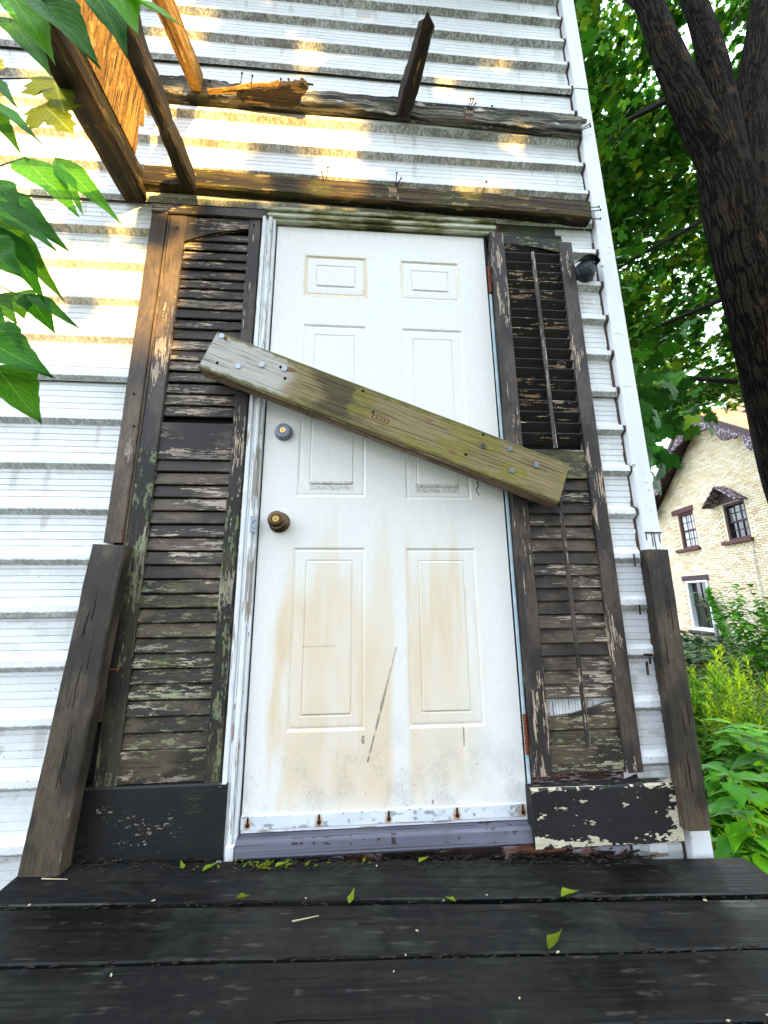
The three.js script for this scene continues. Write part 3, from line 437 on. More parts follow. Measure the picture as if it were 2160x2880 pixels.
// ------------------------------------------------------------------ the plank nailed across
const plank = thing('barricade_plank', 'thick grey green plank screwed slantwise across the door and both shutters', 'plank');
{
  const A = V(-.1746, 1.428, .0705), B = V(.9786, .985, .0705);
  const g = between(A, B, .1445, .055, V(0, 1, 0), { seg: 60, ch: .004, jit: .0014, seed: 61, freq: 9, unit: true });
  const dir = B.clone().sub(A).normalize();
  part('board', g, M.plank, plank);
  part('bottom_edge', between(A.clone().add(dir.clone().multiplyScalar(.004)).add(V(-dir.y, dir.x, 0).multiplyScalar(-.0728)), B.clone().add(dir.clone().multiplyScalar(-.004)).add(V(-dir.y, dir.x, 0).multiplyScalar(-.0728)), .004, .049, V(0, 1, 0), { seg: 30, ch: .0015, jit: .0006, seed: 62 }), M.underPlank, plank, 'paler brown underside of the plank');
  const head = (() => { const g = mergeGeometries([new THREE.CylinderGeometry(.0062, .0050, .0025, 20).toNonIndexed(), ...[0, 1.5708].map(a => { const b = new THREE.BoxGeometry(.0052, .0006, .0013); b.rotateY(a); b.translate(0, .0012, 0); return b.toNonIndexed(); })]); g.rotateX(Math.PI / 2); return g; })();
  const cross = mergeGeometries([0, 1.5708].map(a => { const b = new THREE.BoxGeometry(.0056, .0007, .0014); b.rotateY(a); return b; })); cross.rotateX(Math.PI / 2);
  [[-.140, 1.486, .0862], [-.079, 1.376, .0862], [-.003, 1.383, .088], [.071, 1.372, .087], [.721, 1.111, .092], [.813, 1.105, .087], [.897, 1.050, .087], [.813, 1.031, .0868]].forEach(([x, y, z], i) => { const m = part('screw', head, M.zinc, plank); m.position.set(.31 + (x - .31) * .989, .628 + (y - .628) * .989, z + .0125); m.scale.setScalar(1.45); m.rotation.z = i * 1.3; m.rotation.x = i === 4 ? .5 : 0; const c = part('screw_slot', cross, M.hole, m); c.position.z = .0011; });
  for (const [x, y] of [[-.147, 1.386], [.074, 1.337], [.058, 1.378], [.364, 1.225], [.727, 1.154], [.665, 1.083], [.33, 1.30]]) { const s = new THREE.SphereGeometry(.005, 10, 6); s.scale(1, 1.15, .16); s.translate(.31 + (x - .31) * .989, .628 + (y - .628) * .989, .0980); part('screw_hole', s, M.hole, plank); }
  part('nail', nailGeo(V(-.122, 1.466, .092), V(-.119, 1.460, .108), .0022), M.rust, plank, 'rusty bent nail');
  part('splinter', tube([V(.705, 1.0, .06), V(.71, .985, .052), V(.704, .975, .05), V(.712, .955, .05)], .0022, .0012, 8, 5), M.hole, plank);
}

// ------------------------------------------------------------------ kick boards and half posts
solo('kick_board', hb(-.412, -.036, -.046, .139, .002, .031, { seg: 20, ch: .004, jit: .0012, seed: 71 }), M.kickDark, 'almost black kick board under the left shutter, speckled with grit', 'board');
solo('kick_board', hb(.806, 1.2385, -.049, .100, .012, .053, { seg: 20, ch: .004, jit: .0012, seed: 72, unit: true }), M.kickWorn, 'black kick board under the right shutter with cream patches where paint has peeled', 'board');
{
  const p = thing('half_post', 'brown half post standing on the deck against the siding left of the shutter', 'post');
  part('shaft', between(V(-.449, -.018, .078), V(-.415, .789, .044), .0955, .046, V(1, 0, 0), { seg: 40, ch: .004, jit: .002, seed: 73 }), M.post, p);
  for (const [a, b] of [[V(-.375, .44, .045), V(-.352, .441, .05)], [V(-.40, .80, .03), V(-.401, .838, .034)]]) part('nail', nailGeo(a, b, .0022), M.rust, p);
  const crk = (par, x0, x1, y0, y1, z0, z1, n) => { for (let k = 0; k < n; k++) { const u = R(.2, .8), t = R(.05, .75), l = R(.06, .2), pts = []; for (let m = 0; m <= 6; m++) { const tt = t + l * m / 6; pts.push(V(mix(mix(x0, x1, tt), mix(x0, x1, tt), 1) + (u - .5) * .07 + R(-.0016, .0016), mix(y0, y1, tt), mix(z0, z1, tt) + .0002)); } part('crack', tube(pts, R(.0008, .0016), .0005, 16, 5), M.hole, par); } };
  crk(p, -.449, -.415, -.018, .789, .101, .067, 9);
  const q = thing('half_post', 'brown half post fixed on the house corner right of the door', 'post');
  part('shaft', between(V(1.266, -.008, .06), V(1.276, .774, .06), .073, .04, V(1, 0, 0), { seg: 40, ch: .004, jit: .0012, seed: 74 }), M.post, q);
  crk(q, 1.266, 1.276, -.008, .774, .080, .080, 9);
}
part('siding_foot', hb(1.16, 1.215, -.12, -.05, .0, .012, { jit: .003, seg: 8, seed: 81, ch: .002 }), M.whiteWood, house);

// ------------------------------------------------------------------ remains of the porch roof
const lowBeam = thing('ledger_beam', 'lower mossy ledger beam fixed to the siding right above the door', 'beam');
part('timber', between(V(-.49, 2.182, .035), V(1.243, 2.148, .035), .086, .048, V(0, 1, 0), { seg: 70, ch: .006, jit: .004, seed: 91 }), M.mossBeam, lowBeam);
const upBeam = thing('ledger_beam', 'upper grey rotting ledger beam crossing the siding, ragged along its top', 'beam');
part('timber', between(V(-.49, 2.652, .030), V(1.262, 2.607, .032), .088, .042, V(0, 1, 0), { seg: 80, ch: .005, jit: .007, freq: 22, seed: 92 }), M.greyBeam, upBeam);
part('ragged_top', between(V(-.40, 2.699, .024), V(1.30, 2.655, .028), .012, .022, V(0, 1, 0), { seg: 110, ch: .003, jit: .012, freq: 40, seed: 93 }), M.greyBeam, upBeam, 'frayed strip of wood and felt along the top');
for (const [a, b] of [[[.185, 2.20, .055], [.193, 2.245, .075]], [[.18, 2.19, .055], [.17, 2.215, .08]], [[.455, 2.20, .055], [.458, 2.235, .08]], [[.452, 2.19, .055], [.475, 2.205, .085]], [[.468, 2.185, .055], [.455, 2.18, .08]], [[.80, 2.19, .055], [.815, 2.232, .072]], [[1.24, 2.165, .05], [1.285, 2.172, .05]], [[1.24, 2.15, .045], [1.288, 2.155, .052]], [[1.24, 2.115, .045], [1.283, 2.112, .05]]]) part('nail', nailGeo(V(...a), V(...b), .002), M.darkRust, lowBeam);
for (const [a, b] of [[[.77, 2.63, .05], [.778, 2.672, .07]], [[.778, 2.635, .05], [.79, 2.678, .066]], [[.775, 2.62, .05], [.795, 2.64, .075]], [[.88, 2.66, .03], [.881, 2.69, .04]], [[1.25, 2.58, .045], [1.295, 2.60, .06]], [[1.25, 2.575, .045], [1.30, 2.595, .055]], [[-.27, 2.60, .05], [-.285, 2.65, .07]]]) part('nail', nailGeo(V(...a), V(...b), .002), M.darkRust, upBeam);
for (const [x, y, w] of [[.448, 2.165, .038], [.77, 2.605, .034]]) part('wood_block', hb(x - w / 2, x + w / 2, y - .035, y + .02, .05, .060, { jit: .002, seed: 94, seg: 6 }), M.underPlank, x < .5 ? lowBeam : upBeam, 'paler raw stub of a lost joist');
{ // splintered remnant of a roof board lying over the upper beam
  const t = thing('broken_board', 'rotten broken roof board clinging on top of the upper beam', 'board');
  const s = new THREE.Shape(); const edge = [[-.155, .048], [-.17, .070], [-.12, .088], [-.05, .100], [.02, .114], [.07, .122], [.098, .126], [.108, .112], [.085, .085], [.062, .048]];
  s.moveTo(...edge[0]); for (let k = 1; k < edge.length; k++) for (let q = 1; q <= 5; q++) s.lineTo(mix(edge[k - 1][0], edge[k][0], q / 5) + R(-.003, .003), mix(edge[k - 1][1], edge[k][1], q / 5) + (k > 1 && k < 7 ? R(-.006, .005) : R(-.002, .002)));
  const g = new THREE.ExtrudeGeometry(s, { depth: .020, steps: 1, bevelEnabled: true, bevelSize: .002, bevelThickness: .003, bevelSegments: 1 }); g.rotateX(Math.PI / 2); g.rotateZ(-.03);
  g.translate(0, 2.604, 0); part('board', g, M.rotWood, t);
  part('splinter', between(V(-.29, 2.606, .062), V(.0, 2.602, .098), .012, .018, V(0, 1, 0), { seg: 30, ch: .003, jit: .008, seed: 96, taper: 1.6 }), M.rawWood, t, 'long pale splinter');
  part('splinter', between(V(-.13, 2.612, .085), V(.13, 2.606, .118), .012, .022, V(0, 1, 0), { seg: 30, ch: .003, jit: .010, seed: 97, taper: .3 }), M.rotWood, t);
  for (const x of [-.15, -.11, 0, .03, .085]) part('nail', nailGeo(V(x, 2.59, .105), V(x + .003, 2.632 + R(-.008, .008), .108), .0018), M.darkRust, t);
}
const rafters = 'timbers left of the porch roof';
solo('joist', between(V(-.531, 2.150, .012), V(-.538, 2.165, .80), .095, .086, V(0, 1, 0), { seg: 50, ch: .006, jit: .005, seed: 101 }), M.joist, 'thick leftmost joist jutting from the wall, dark below and golden on its side', 'joist');
solo('joist', between(V(-.318, 2.148, .058), V(-.325, 2.175, .72), .085, .044, V(0, 1, 0), { seg: 60, ch: .008, jit: .011, freq: 20, seed: 102 }), M.joist, 'thin rough bark edged joist jutting from the lower beam, second from the left', 'joist');
solo('rafter', between(V(-.505, 2.545, .05), V(-.515, 2.36, .62), .08, .038, V(0, 1, 0), { seg: 40, ch: .005, jit: .004, seed: 103 }), M.rawWood, 'sloping end rafter above the leftmost joist, orange along its lower edge', 'rafter');
solo('rafter', between(V(-.340, 2.665, .045), V(-.325, 2.42, .66), .085, .042, V(0, 1, 0), { seg: 40, ch: .005, jit: .003, seed: 104 }), M.rawWood, 'orange sunlit rafter sloping down from the upper beam behind the leaves', 'rafter');
solo('rafter', between(V(.489, 2.600, .03), V(.566, 2.745, .245), .092, .056, V(0, 1, 0), { seg: 40, ch: .008, jit: .008, seed: 105, freq: 18, taper: .86, end: (y, z) => (vn(y * 110 + 3, z * 140, 6) - .75) * .13 }), M.rotWood, 'broken dark rafter stub leaning out of the upper beam above the door', 'rafter');
{
  const s = new THREE.Shape(); s.moveTo(-.115, 2.19); s.lineTo(-.112, 2.225); s.lineTo(-.120, 2.30); s.lineTo(-.118, 2.335); s.lineTo(-.095, 2.35); s.lineTo(-.10, 2.40); s.lineTo(-.118, 2.45); s.lineTo(-.11, 2.53); s.lineTo(-.62, 2.37); s.lineTo(-.62, 2.19);
  const g = new THREE.ExtrudeGeometry(s, { depth: .010, bevelEnabled: false }); g.rotateY(Math.PI / 2); g.translate(-.498, 0, 0); const p = g.attributes.position, u = g.attributes.uv; for (let i = 0; i < p.count; i++) u.setXY(i, p.getY(i) * 1.2, p.getZ(i) * 1.2);
  solo('gable_board', g, M.rawWood, 'golden upright plywood board between the leftmost joist and the end rafter, torn at the wall', 'board');
}
// old bell on the corner
{
  const t = thing('outdoor_bell', 'old blue black metal bell under a bent hood between the right shutter and the corner', 'bell', [1.196, 1.868, .02]); t.scale.setScalar(.86);
  const lat = (pts, n = 30) => { const g = new THREE.LatheGeometry(pts.map(p => new THREE.Vector2(p[0], p[1])), n); g.rotateX(Math.PI / 2); return g; };
  const dome = lat([[.046, 0], [.047, .010], [.046, .024], [.041, .040], [.030, .052], [.014, .058], [.0, .059]]); { const p = dome.attributes.position; for (let i = 0; i < p.count; i++) { const n = n3(p.getX(i) * 60, p.getY(i) * 60, p.getZ(i) * 60, 3) * .004; p.setXYZ(i, p.getX(i) + n, p.getY(i) + n, p.getZ(i) + n); } dome.computeVertexNormals(); }
  part('dome', dome, M.ironBlue, t);
  part('rim', lat([[.044, -.012], [.051, -.012], [.053, -.004], [.050, .002], [.046, .002]]), M.brownStrip, t);
  { const b = new THREE.CylinderGeometry(.006, .006, .01, 12); b.rotateX(Math.PI / 2); b.translate(.018, .012, .055); part('bolt', b, M.ironBlue, t); }
  { const g = new THREE.CylinderGeometry(.050, .056, .06, 28, 4, true, -1.15, 2.3); g.rotateX(Math.PI / 2); g.rotateZ(Math.PI); g.rotateX(.22); g.scale(1.05, .9, 1); const q = g.attributes.position; for (let i = 0; i < q.count; i++) q.setXYZ(i, q.getX(i), q.getY(i) + n3(q.getX(i) * 40, q.getY(i) * 40, q.getZ(i) * 40, 7) * .010, q.getZ(i) + .030); g.computeVertexNormals(); const m = part('hood', g, plain(0x15191b, .5, { side: THREE.DoubleSide, metalness: .3 }), t); m.position.y = .006; }
}

// ------------------------------------------------------------------ deck
const deck = thing('porch_deck', 'worn black brown plank porch deck in front of the door', 'deck', [0, -.037, 0]);
deck.rotation.z = -.041;
{
  const scr = new THREE.CylinderGeometry(.0036, .0036, .001, 10);
  let z = .052; for (let i = 0; i < 14; i++) {
    const w = i === 0 ? .135 : R(.131, .135), L = 1.9;
    const g = bar(L, .036, w, { seg: 60, ch: .0028, jit: .0022, freq: 6, seed: 300 + i, uo: [.05, i * .37] });
    const m = part('deck_board', g, M.deck, deck); m.position.set(-.492 + R(-.006, .006), -.0185 + R(-.0012, .0012), z + w / 2); m.rotation.y = R(-.002, .002); for (const sx of [.06, .07, .94, .945, 1.80, 1.81]) { const q = part('screw_head', scr, M.darkRust, m); q.position.set(sx + R(-.01, .01), .0181, R(.2, .32) * w * (sx * 1000 % 2 < 1 ? 1 : -1)); } if (i < 7) for (let k = 0; k < 4; k++) { const x0 = R(.1, 1.5), l = R(.1, .4), zz = R(-.05, .05), pts = []; for (let q = 0; q <= 7; q++) pts.push(V(x0 + l * q / 7, .0184, zz + R(-.002, .002))); part('crack', tube(pts, R(.0007, .0014), .0004, 20, 4), M.hole, m); } z += w + R(.007, .011);
  }
  for (const x of [-.42, .45, 1.3]) part('deck_joist', box(x - .02, x + .02, -.18, -.0385, .05, 2.0), M.kickDark, deck);
  for (const [x, zz] of [[-.42, .2], [1.3, .3], [-.42, 1.85], [1.3, 1.85]]) part('deck_leg', box(x - .045, x + .045, -.99, -.181, zz - .045, zz + .045), M.kickDark, deck);
  for (const [x0, x1, zz, s] of [[-.1, .75, .545, 1], [.1, .8, .148, 2]]) { const pts = []; for (let i = 0; i <= 9; i++) pts.push(V(mix(x0, x1, i / 9), .0004, zz + (vn(i * .9, s, 4) - .5) * .02)); part('crack', tube(pts, .0011, .0008, 40, 4), M.hole, deck); }
}
const deckY = (x, z) => -.037 - .041 * x + .001;

// ------------------------------------------------------------------ leaves: shapes
function bladeGeo(L, W, { teeth = 4, fold = .35, droop = .12, n = 16, seed = 1, belly = .34 } = {}) {   // lance-shaped, along +x, face up +y
  const pos = [], uv = [], idx = [];
  for (let i = 0; i <= n; i++) {
    const t = i / n; let w = (t < belly ? Math.pow(Math.sin(t / belly * 1.5708), .8) : Math.pow((1 - t) / (1 - belly), 1.12)) * W * .5; if (i === 0 || i === n) w = 0;
    const saw = teeth ? 1 + .13 * (((t * teeth * 2.2 + .2) % 1) - .5) * (t > .25 && t < .92 ? 1 : 0) : 1; const y0 = -droop * L * t * t;
    for (const s of [-1, -.5, 0, .5, 1]) { const sw = Math.abs(s) === 1 ? saw : 1; pos.push(L * t - Math.abs(s) * w * .15, y0 + Math.abs(s) * w * fold + (vn(t * 5, s * 2 + seed, seed) - .5) * W * .08, s * w * sw); uv.push(t, .5 + s * .5); }
  }
  for (let i = 0; i < n; i++) for (let k = 0; k < 4; k++) { const o = i * 5 + k; idx.push(o, o + 1, o + 5, o + 1, o + 6, o + 5); }
  const g = new THREE.BufferGeometry(); g.setAttribute('position', new THREE.Float32BufferAttribute(pos, 3)); g.setAttribute('uv', new THREE.Float32BufferAttribute(uv, 2)); g.setIndex(idx); g.computeVertexNormals(); return g;
}
function mapleGeo(size, cup = .15, seed = 1) {          // five-lobed leaf, stalk at origin, tip along +x, face +y
  const outline = [[0, 0], [-.05, .12], [-.16, .22], [-.08, .34], [-.14, .46], [.06, .40], [.16, .58], [.24, .52], [.38, .66], [.42, .50], [.50, .44], [.44, .26], [.60, .28], [.66, .20], [.82, .22], [.84, .12], [1, 0]];
  const pts = [...outline, ...outline.slice(1, -1).reverse().map(([a, b]) => [a, -b])]; const pos = [.36, 0, 0], uv = [.36, .5], idx = [];
  for (const [a, b] of pts) { const r = Math.hypot(a - .36, b); pos.push(a, -cup * r * r + (vn(a * 4 + seed, b * 4, seed) - .5) * .1, b); uv.push(a, .5 + b * .7); }
  for (let i = 1; i <= pts.length; i++) idx.push(0, i % pts.length + 1, i);
  const g = new THREE.BufferGeometry(); g.setAttribute('position', new THREE.Float32BufferAttribute(pos, 3)); g.setAttribute('uv', new THREE.Float32BufferAttribute(uv, 2)); g.setIndex(idx); g.scale(size, size, size); g.computeVertexNormals(); return g;
}
function place(g, B, T, facing) { const X = T.clone().sub(B).normalize(); let Y = facing.clone().sub(X.clone().multiplyScalar(facing.dot(X))).normalize(); const Z = X.clone().cross(Y); g.applyMatrix4(new THREE.Matrix4().makeBasis(X, Y, Z).setPosition(B)); return g; }

// near leaves hanging in at the left
{
  const facing = () => V(.35 + R(-.25, .25), .25 + R(-.3, .3), .85);
  const leafSet = (t, rows, mats) => rows.forEach((r, i) => { const B = V(r[0], r[1], r[2]), T = V(r[3], r[4], r[5]), L = B.distanceTo(T); part('leaf', place(bladeGeo(L, L * r[6] * 1.35, { seed: i + 3, fold: R(.12, .35), droop: R(.02, .12), teeth: r[7] ?? 4 }), B, T, facing()), r[8] ? mats[r[8]] : i % 3 === 1 ? M.leafDeep2 : M.leafDeep, t); });
  const mats = [M.leafDeep, M.leafFresh, M.leafOlive];
  const a = thing('leafy_branch', 'branch of large green leaves hanging over the porch timbers at upper left', 'branch', [0, 0, 0]);
  leafSet(a, [[-.141, 1.396, .885, -.070, 1.293, .882, .36, 3, 1], [-.162, 1.401, .854, -.096, 1.311, .855, .32, 4, 0], [-.098, 1.384, .885, -.016, 1.293, .886, .38, 3, 0], [-.006, 1.337, .923, .046, 1.248, .921, .40, 4, 0], [.029, 1.311, .940, .069, 1.236, .940, .40, 3, 1], [.041, 1.309, .930, .111, 1.265, .939, .30, 3, 1], [-.222, 1.357, .819, -.157, 1.297, .827, .30, 4, 0]], mats);
  part('stem', tube([V(-.32, 1.43, .80), V(-.18, 1.42, .86), V(-.05, 1.37, .90), V(.03, 1.315, .935)], .0026, .0012, 20, 6), M.twig, a);
  const b = thing('leafy_branch', 'branch of long toothed leaves hanging in front of the siding at the left edge', 'branch', [0, 0, 0]);
  leafSet(b, [[-.259, 1.385, .771, -.161, 1.303, .778, .20, 5, 0], [-.265, 1.376, .769, -.193, 1.293, .774, .24, 5, 0], [-.118, 1.184, .839, -.038, 1.103, .842, .36, 5, 1], [-.079, 1.183, .842, .012, 1.099, .845, .20, 5, 1], [-.082, 1.184, .832, -.036, 1.111, .835, .2, 4, 1],
    [-.250, 1.245, .741, -.121, 1.145, .746, .24, 5, 0], [-.235, 1.212, .755, -.124, 1.125, .761, .28, 5, 0], [-.253, 1.210, .732, -.131, 1.077, .730, .2, 6, 0], [-.231, 1.176, .747, -.139, 1.052, .744, .26, 6, 0], [-.225, 1.126, .767, -.151, 1.067, .776, .55, 6, 0],
    [-.235, 1.108, .691, -.203, 1.057, .701, .72, 3, 0], [-.214, 1.105, .691, -.155, 1.034, .699, .34, 4, 0], [-.213, 1.105, .692, -.116, 1.041, .703, .18, 4, 0], [-.226, 1.059, .742, -.165, 1.014, .754, .5, 4, 0], [-.226, 1.051, .699, -.186, .989, .707, .2, 4, 0],
    [-.179, .965, .786, -.068, .902, .796, .42, 5, 0], [-.155, .926, .779, -.082, .849, .783, .5, 5, 0], [-.221, 1.030, .746, -.168, .995, .759, .45, 4, 0], [-.213, 1.220, .779, -.161, 1.168, .788, .4, 3, 0]], mats);
  part('stem', tube([V(-.42, 1.30, .72), V(-.30, 1.25, .74), V(-.24, 1.16, .75), V(-.23, 1.06, .74), V(-.20, .95, .77)], .003, .0014, 24, 6), M.twig, b);
  part('stem', tube([V(-.27, 1.24, .75), V(-.19, 1.215, .80), V(-.118, 1.184, .839)], .0013, .0009, 12, 5), M.greenStem, b);
  part('stem', tube([V(-.27, 1.12, .72), V(-.235, 1.108, .691), V(-.21, 1.105, .692)], .0013, .0009, 10, 5), M.greenStem, b);
  part('stem', tube([V(-.42, 1.41, .74), V(-.33, 1.40, .76), V(-.26, 1.38, .77)], .002, .001, 10, 5), M.twig, b);
  // a vine close to the wall behind the leftmost joist
  const c = thing('vine', 'yellow green lobed vine leaves close to the siding behind the leftmost joist', 'vine', [0, 0, 0]);
  const vl = (B, T, m, i) => part('leaf', place(mapleGeo(B.distanceTo(T), .2, i), B, T, V(.2, -.1, 1)), m, c);
  vl(V(-.60, 2.16, .34), V(-.545, 2.02, .35), M.leafOlive, 1); vl(V(-.62, 2.06, .33), V(-.52, 1.96, .34), M.leafOlive, 2); vl(V(-.80, 2.02, .38), V(-.66, 2.0, .40), M.leafOlive, 3); vl(V(-.80, 1.98, .38), V(-.72, 1.86, .40), M.leafOlive, 4); vl(V(-.82, 2.16, .36), V(-.70, 2.12, .38), M.leafOlive, 5);
  part('stem', tube([V(-.95, 2.10, .36), V(-.80, 2.09, .36), V(-.66, 2.16, .33), V(-.58, 2.18, .32)], .0025, .0015, 16, 5), M.twig, c);
}

// ------------------------------------------------------------------ litter on the deck
{
  const L = [[-.065, .092, .055, .6, 'folded pale green leaf standing against the left kick board', 0], [-.115, .083, .04, 2.2, 'small leaf scrap lying in front of the left kick board', 0], [.045, .187, .05, -.2, 'dull green pointed leaf lying on the first deck gap', 1], [.30, .205, .05, 1.2, 'bright curled yellow green leaf at the middle of the deck', 0], [.48, .068, .045, .3, 'small bright green leaf under the threshold', 0], [.11, .080, .05, .4, 'yellow green leaf at the left end of the threshold', 0], [.545, .205, .035, 2.9, 'small yellow leaf on the first deck gap right of the middle', 0], [.80, .195, .07, .1, 'forked light green leaf on the right part of the first deck gap', 0], [.70, .335, .07, .5, 'wilted green leaf on the second deck gap right of the middle', 1], [.385, .30, .04, 2.4, 'dark shrivelled leaf in the middle of the second board', 2]];
  const mats = [M.leafDry, M.leafOlive, M.rotWood];
  for (const [x, z, l, a, label, m] of L) { const g = bladeGeo(l * .68, l * .30, { teeth: 0, fold: R(.4, 1.3), droop: R(-.4, -.1), seed: l * 100 | 0 }); g.rotateY(a); g.translate(x, deckY(x, z) + .004, z); solo('fallen_leaf', g, mats[m], label, 'leaf', 'leaves fallen on the deck'); }
  const tw = [[[.18, .25], [.235, .235], 'pale twig lying on the second deck board left of the middle'], [[-.43, .11], [-.37, .112], 'pale chip of wood lying at the left end of the deck']];
  for (const [p, q, label] of tw) solo('twig', between(V(p[0], deckY(p[0]) + .003, p[1]), V(q[0], deckY(q[0]) + .003, q[1]), .0028, .0026, V(0, 1, 0), { jit: .0022, seg: 8, ch: .001, taper: .5 }), M.strawPale, label, 'twig');
  // loose straw, bark and seed husks nobody could count
  const straw = [], husk = [];
  for (let i = 0; i < 900; i++) { const x = R(-.40, 1.15), z = R(.004, .052) , y = -.045 - .041 * x - R(.0, .05) + .02; const l = R(.01, .05), a = R(-.6, .6); const g = new THREE.BoxGeometry(l, R(.001, .003), R(.001, .004)); g.rotateZ(R(-.5, .5)); g.rotateY(a); g.translate(x, y - .01, Math.max(z, .02)); straw.push(g); }
  for (let i = 0; i < 120; i++) { const x = R(-.4, 1.1), z = R(.055, .085), l = R(.008, .03); const g = new THREE.BoxGeometry(l, .002, R(.001, .004)); g.rotateY(R(-1, 1)); g.translate(x, deckY(x) + .0015, z); straw.push(g); }
  for (let i = 0; i < 26; i++) { const x = R(-.45, 1.3), z = rnd() < .45 ? [.19, .33, .47][i % 3] + R(-.008, .008) : R(.06, .6), l = R(.0012, .0032); const g = new THREE.CylinderGeometry(l, l * .8, .001, 6); g.scale(R(1, 2.2), 1, 1); g.rotateY(R(0, 3)); g.rotateX(R(-.3, .3)); g.translate(x, deckY(x) + .002, z); husk.push(g); }
  solo('seed_husks', mergeGeometries(husk), M.strawPale, 'pale specks of husk scattered over the dark deck boards', 'litter', null, 'stuff');
  for (let i = 0; i < 260; i++) { const x = R(-.45, 1.3), z = [.192, .334, .474][i % 3] + R(-.006, .006), l = R(.004, .018); const g = new THREE.BoxGeometry(l, .0015, R(.001, .003)); g.rotateY(R(-.5, .5)); g.translate(x, deckY(x) - R(-.001, .006), z); straw.push(g); }
  solo('leaf_litter', mergeGeometries(straw), M.rotWood, 'brown straw and bark litter packed under the threshold', 'litter', null, 'stuff');
  const mossClump = []; for (let i = 0; i < 60; i++) { const x = rnd() < .6 ? R(.02, .14) : R(-.1, .5), l = R(.006, .02); const g = bladeGeo(l, l * .6, { n: 4, teeth: 0, fold: .4, droop: -.3 }); g.rotateY(R(0, 6)); g.translate(x, deckY(x) + .003, R(.055, .085)); mossClump.push(g); }
  solo('green_scraps', mergeGeometries(mossClump), M.leafOlive, 'green leaf scraps gathered along the back edge of the deck', 'litter', null, 'stuff');
}

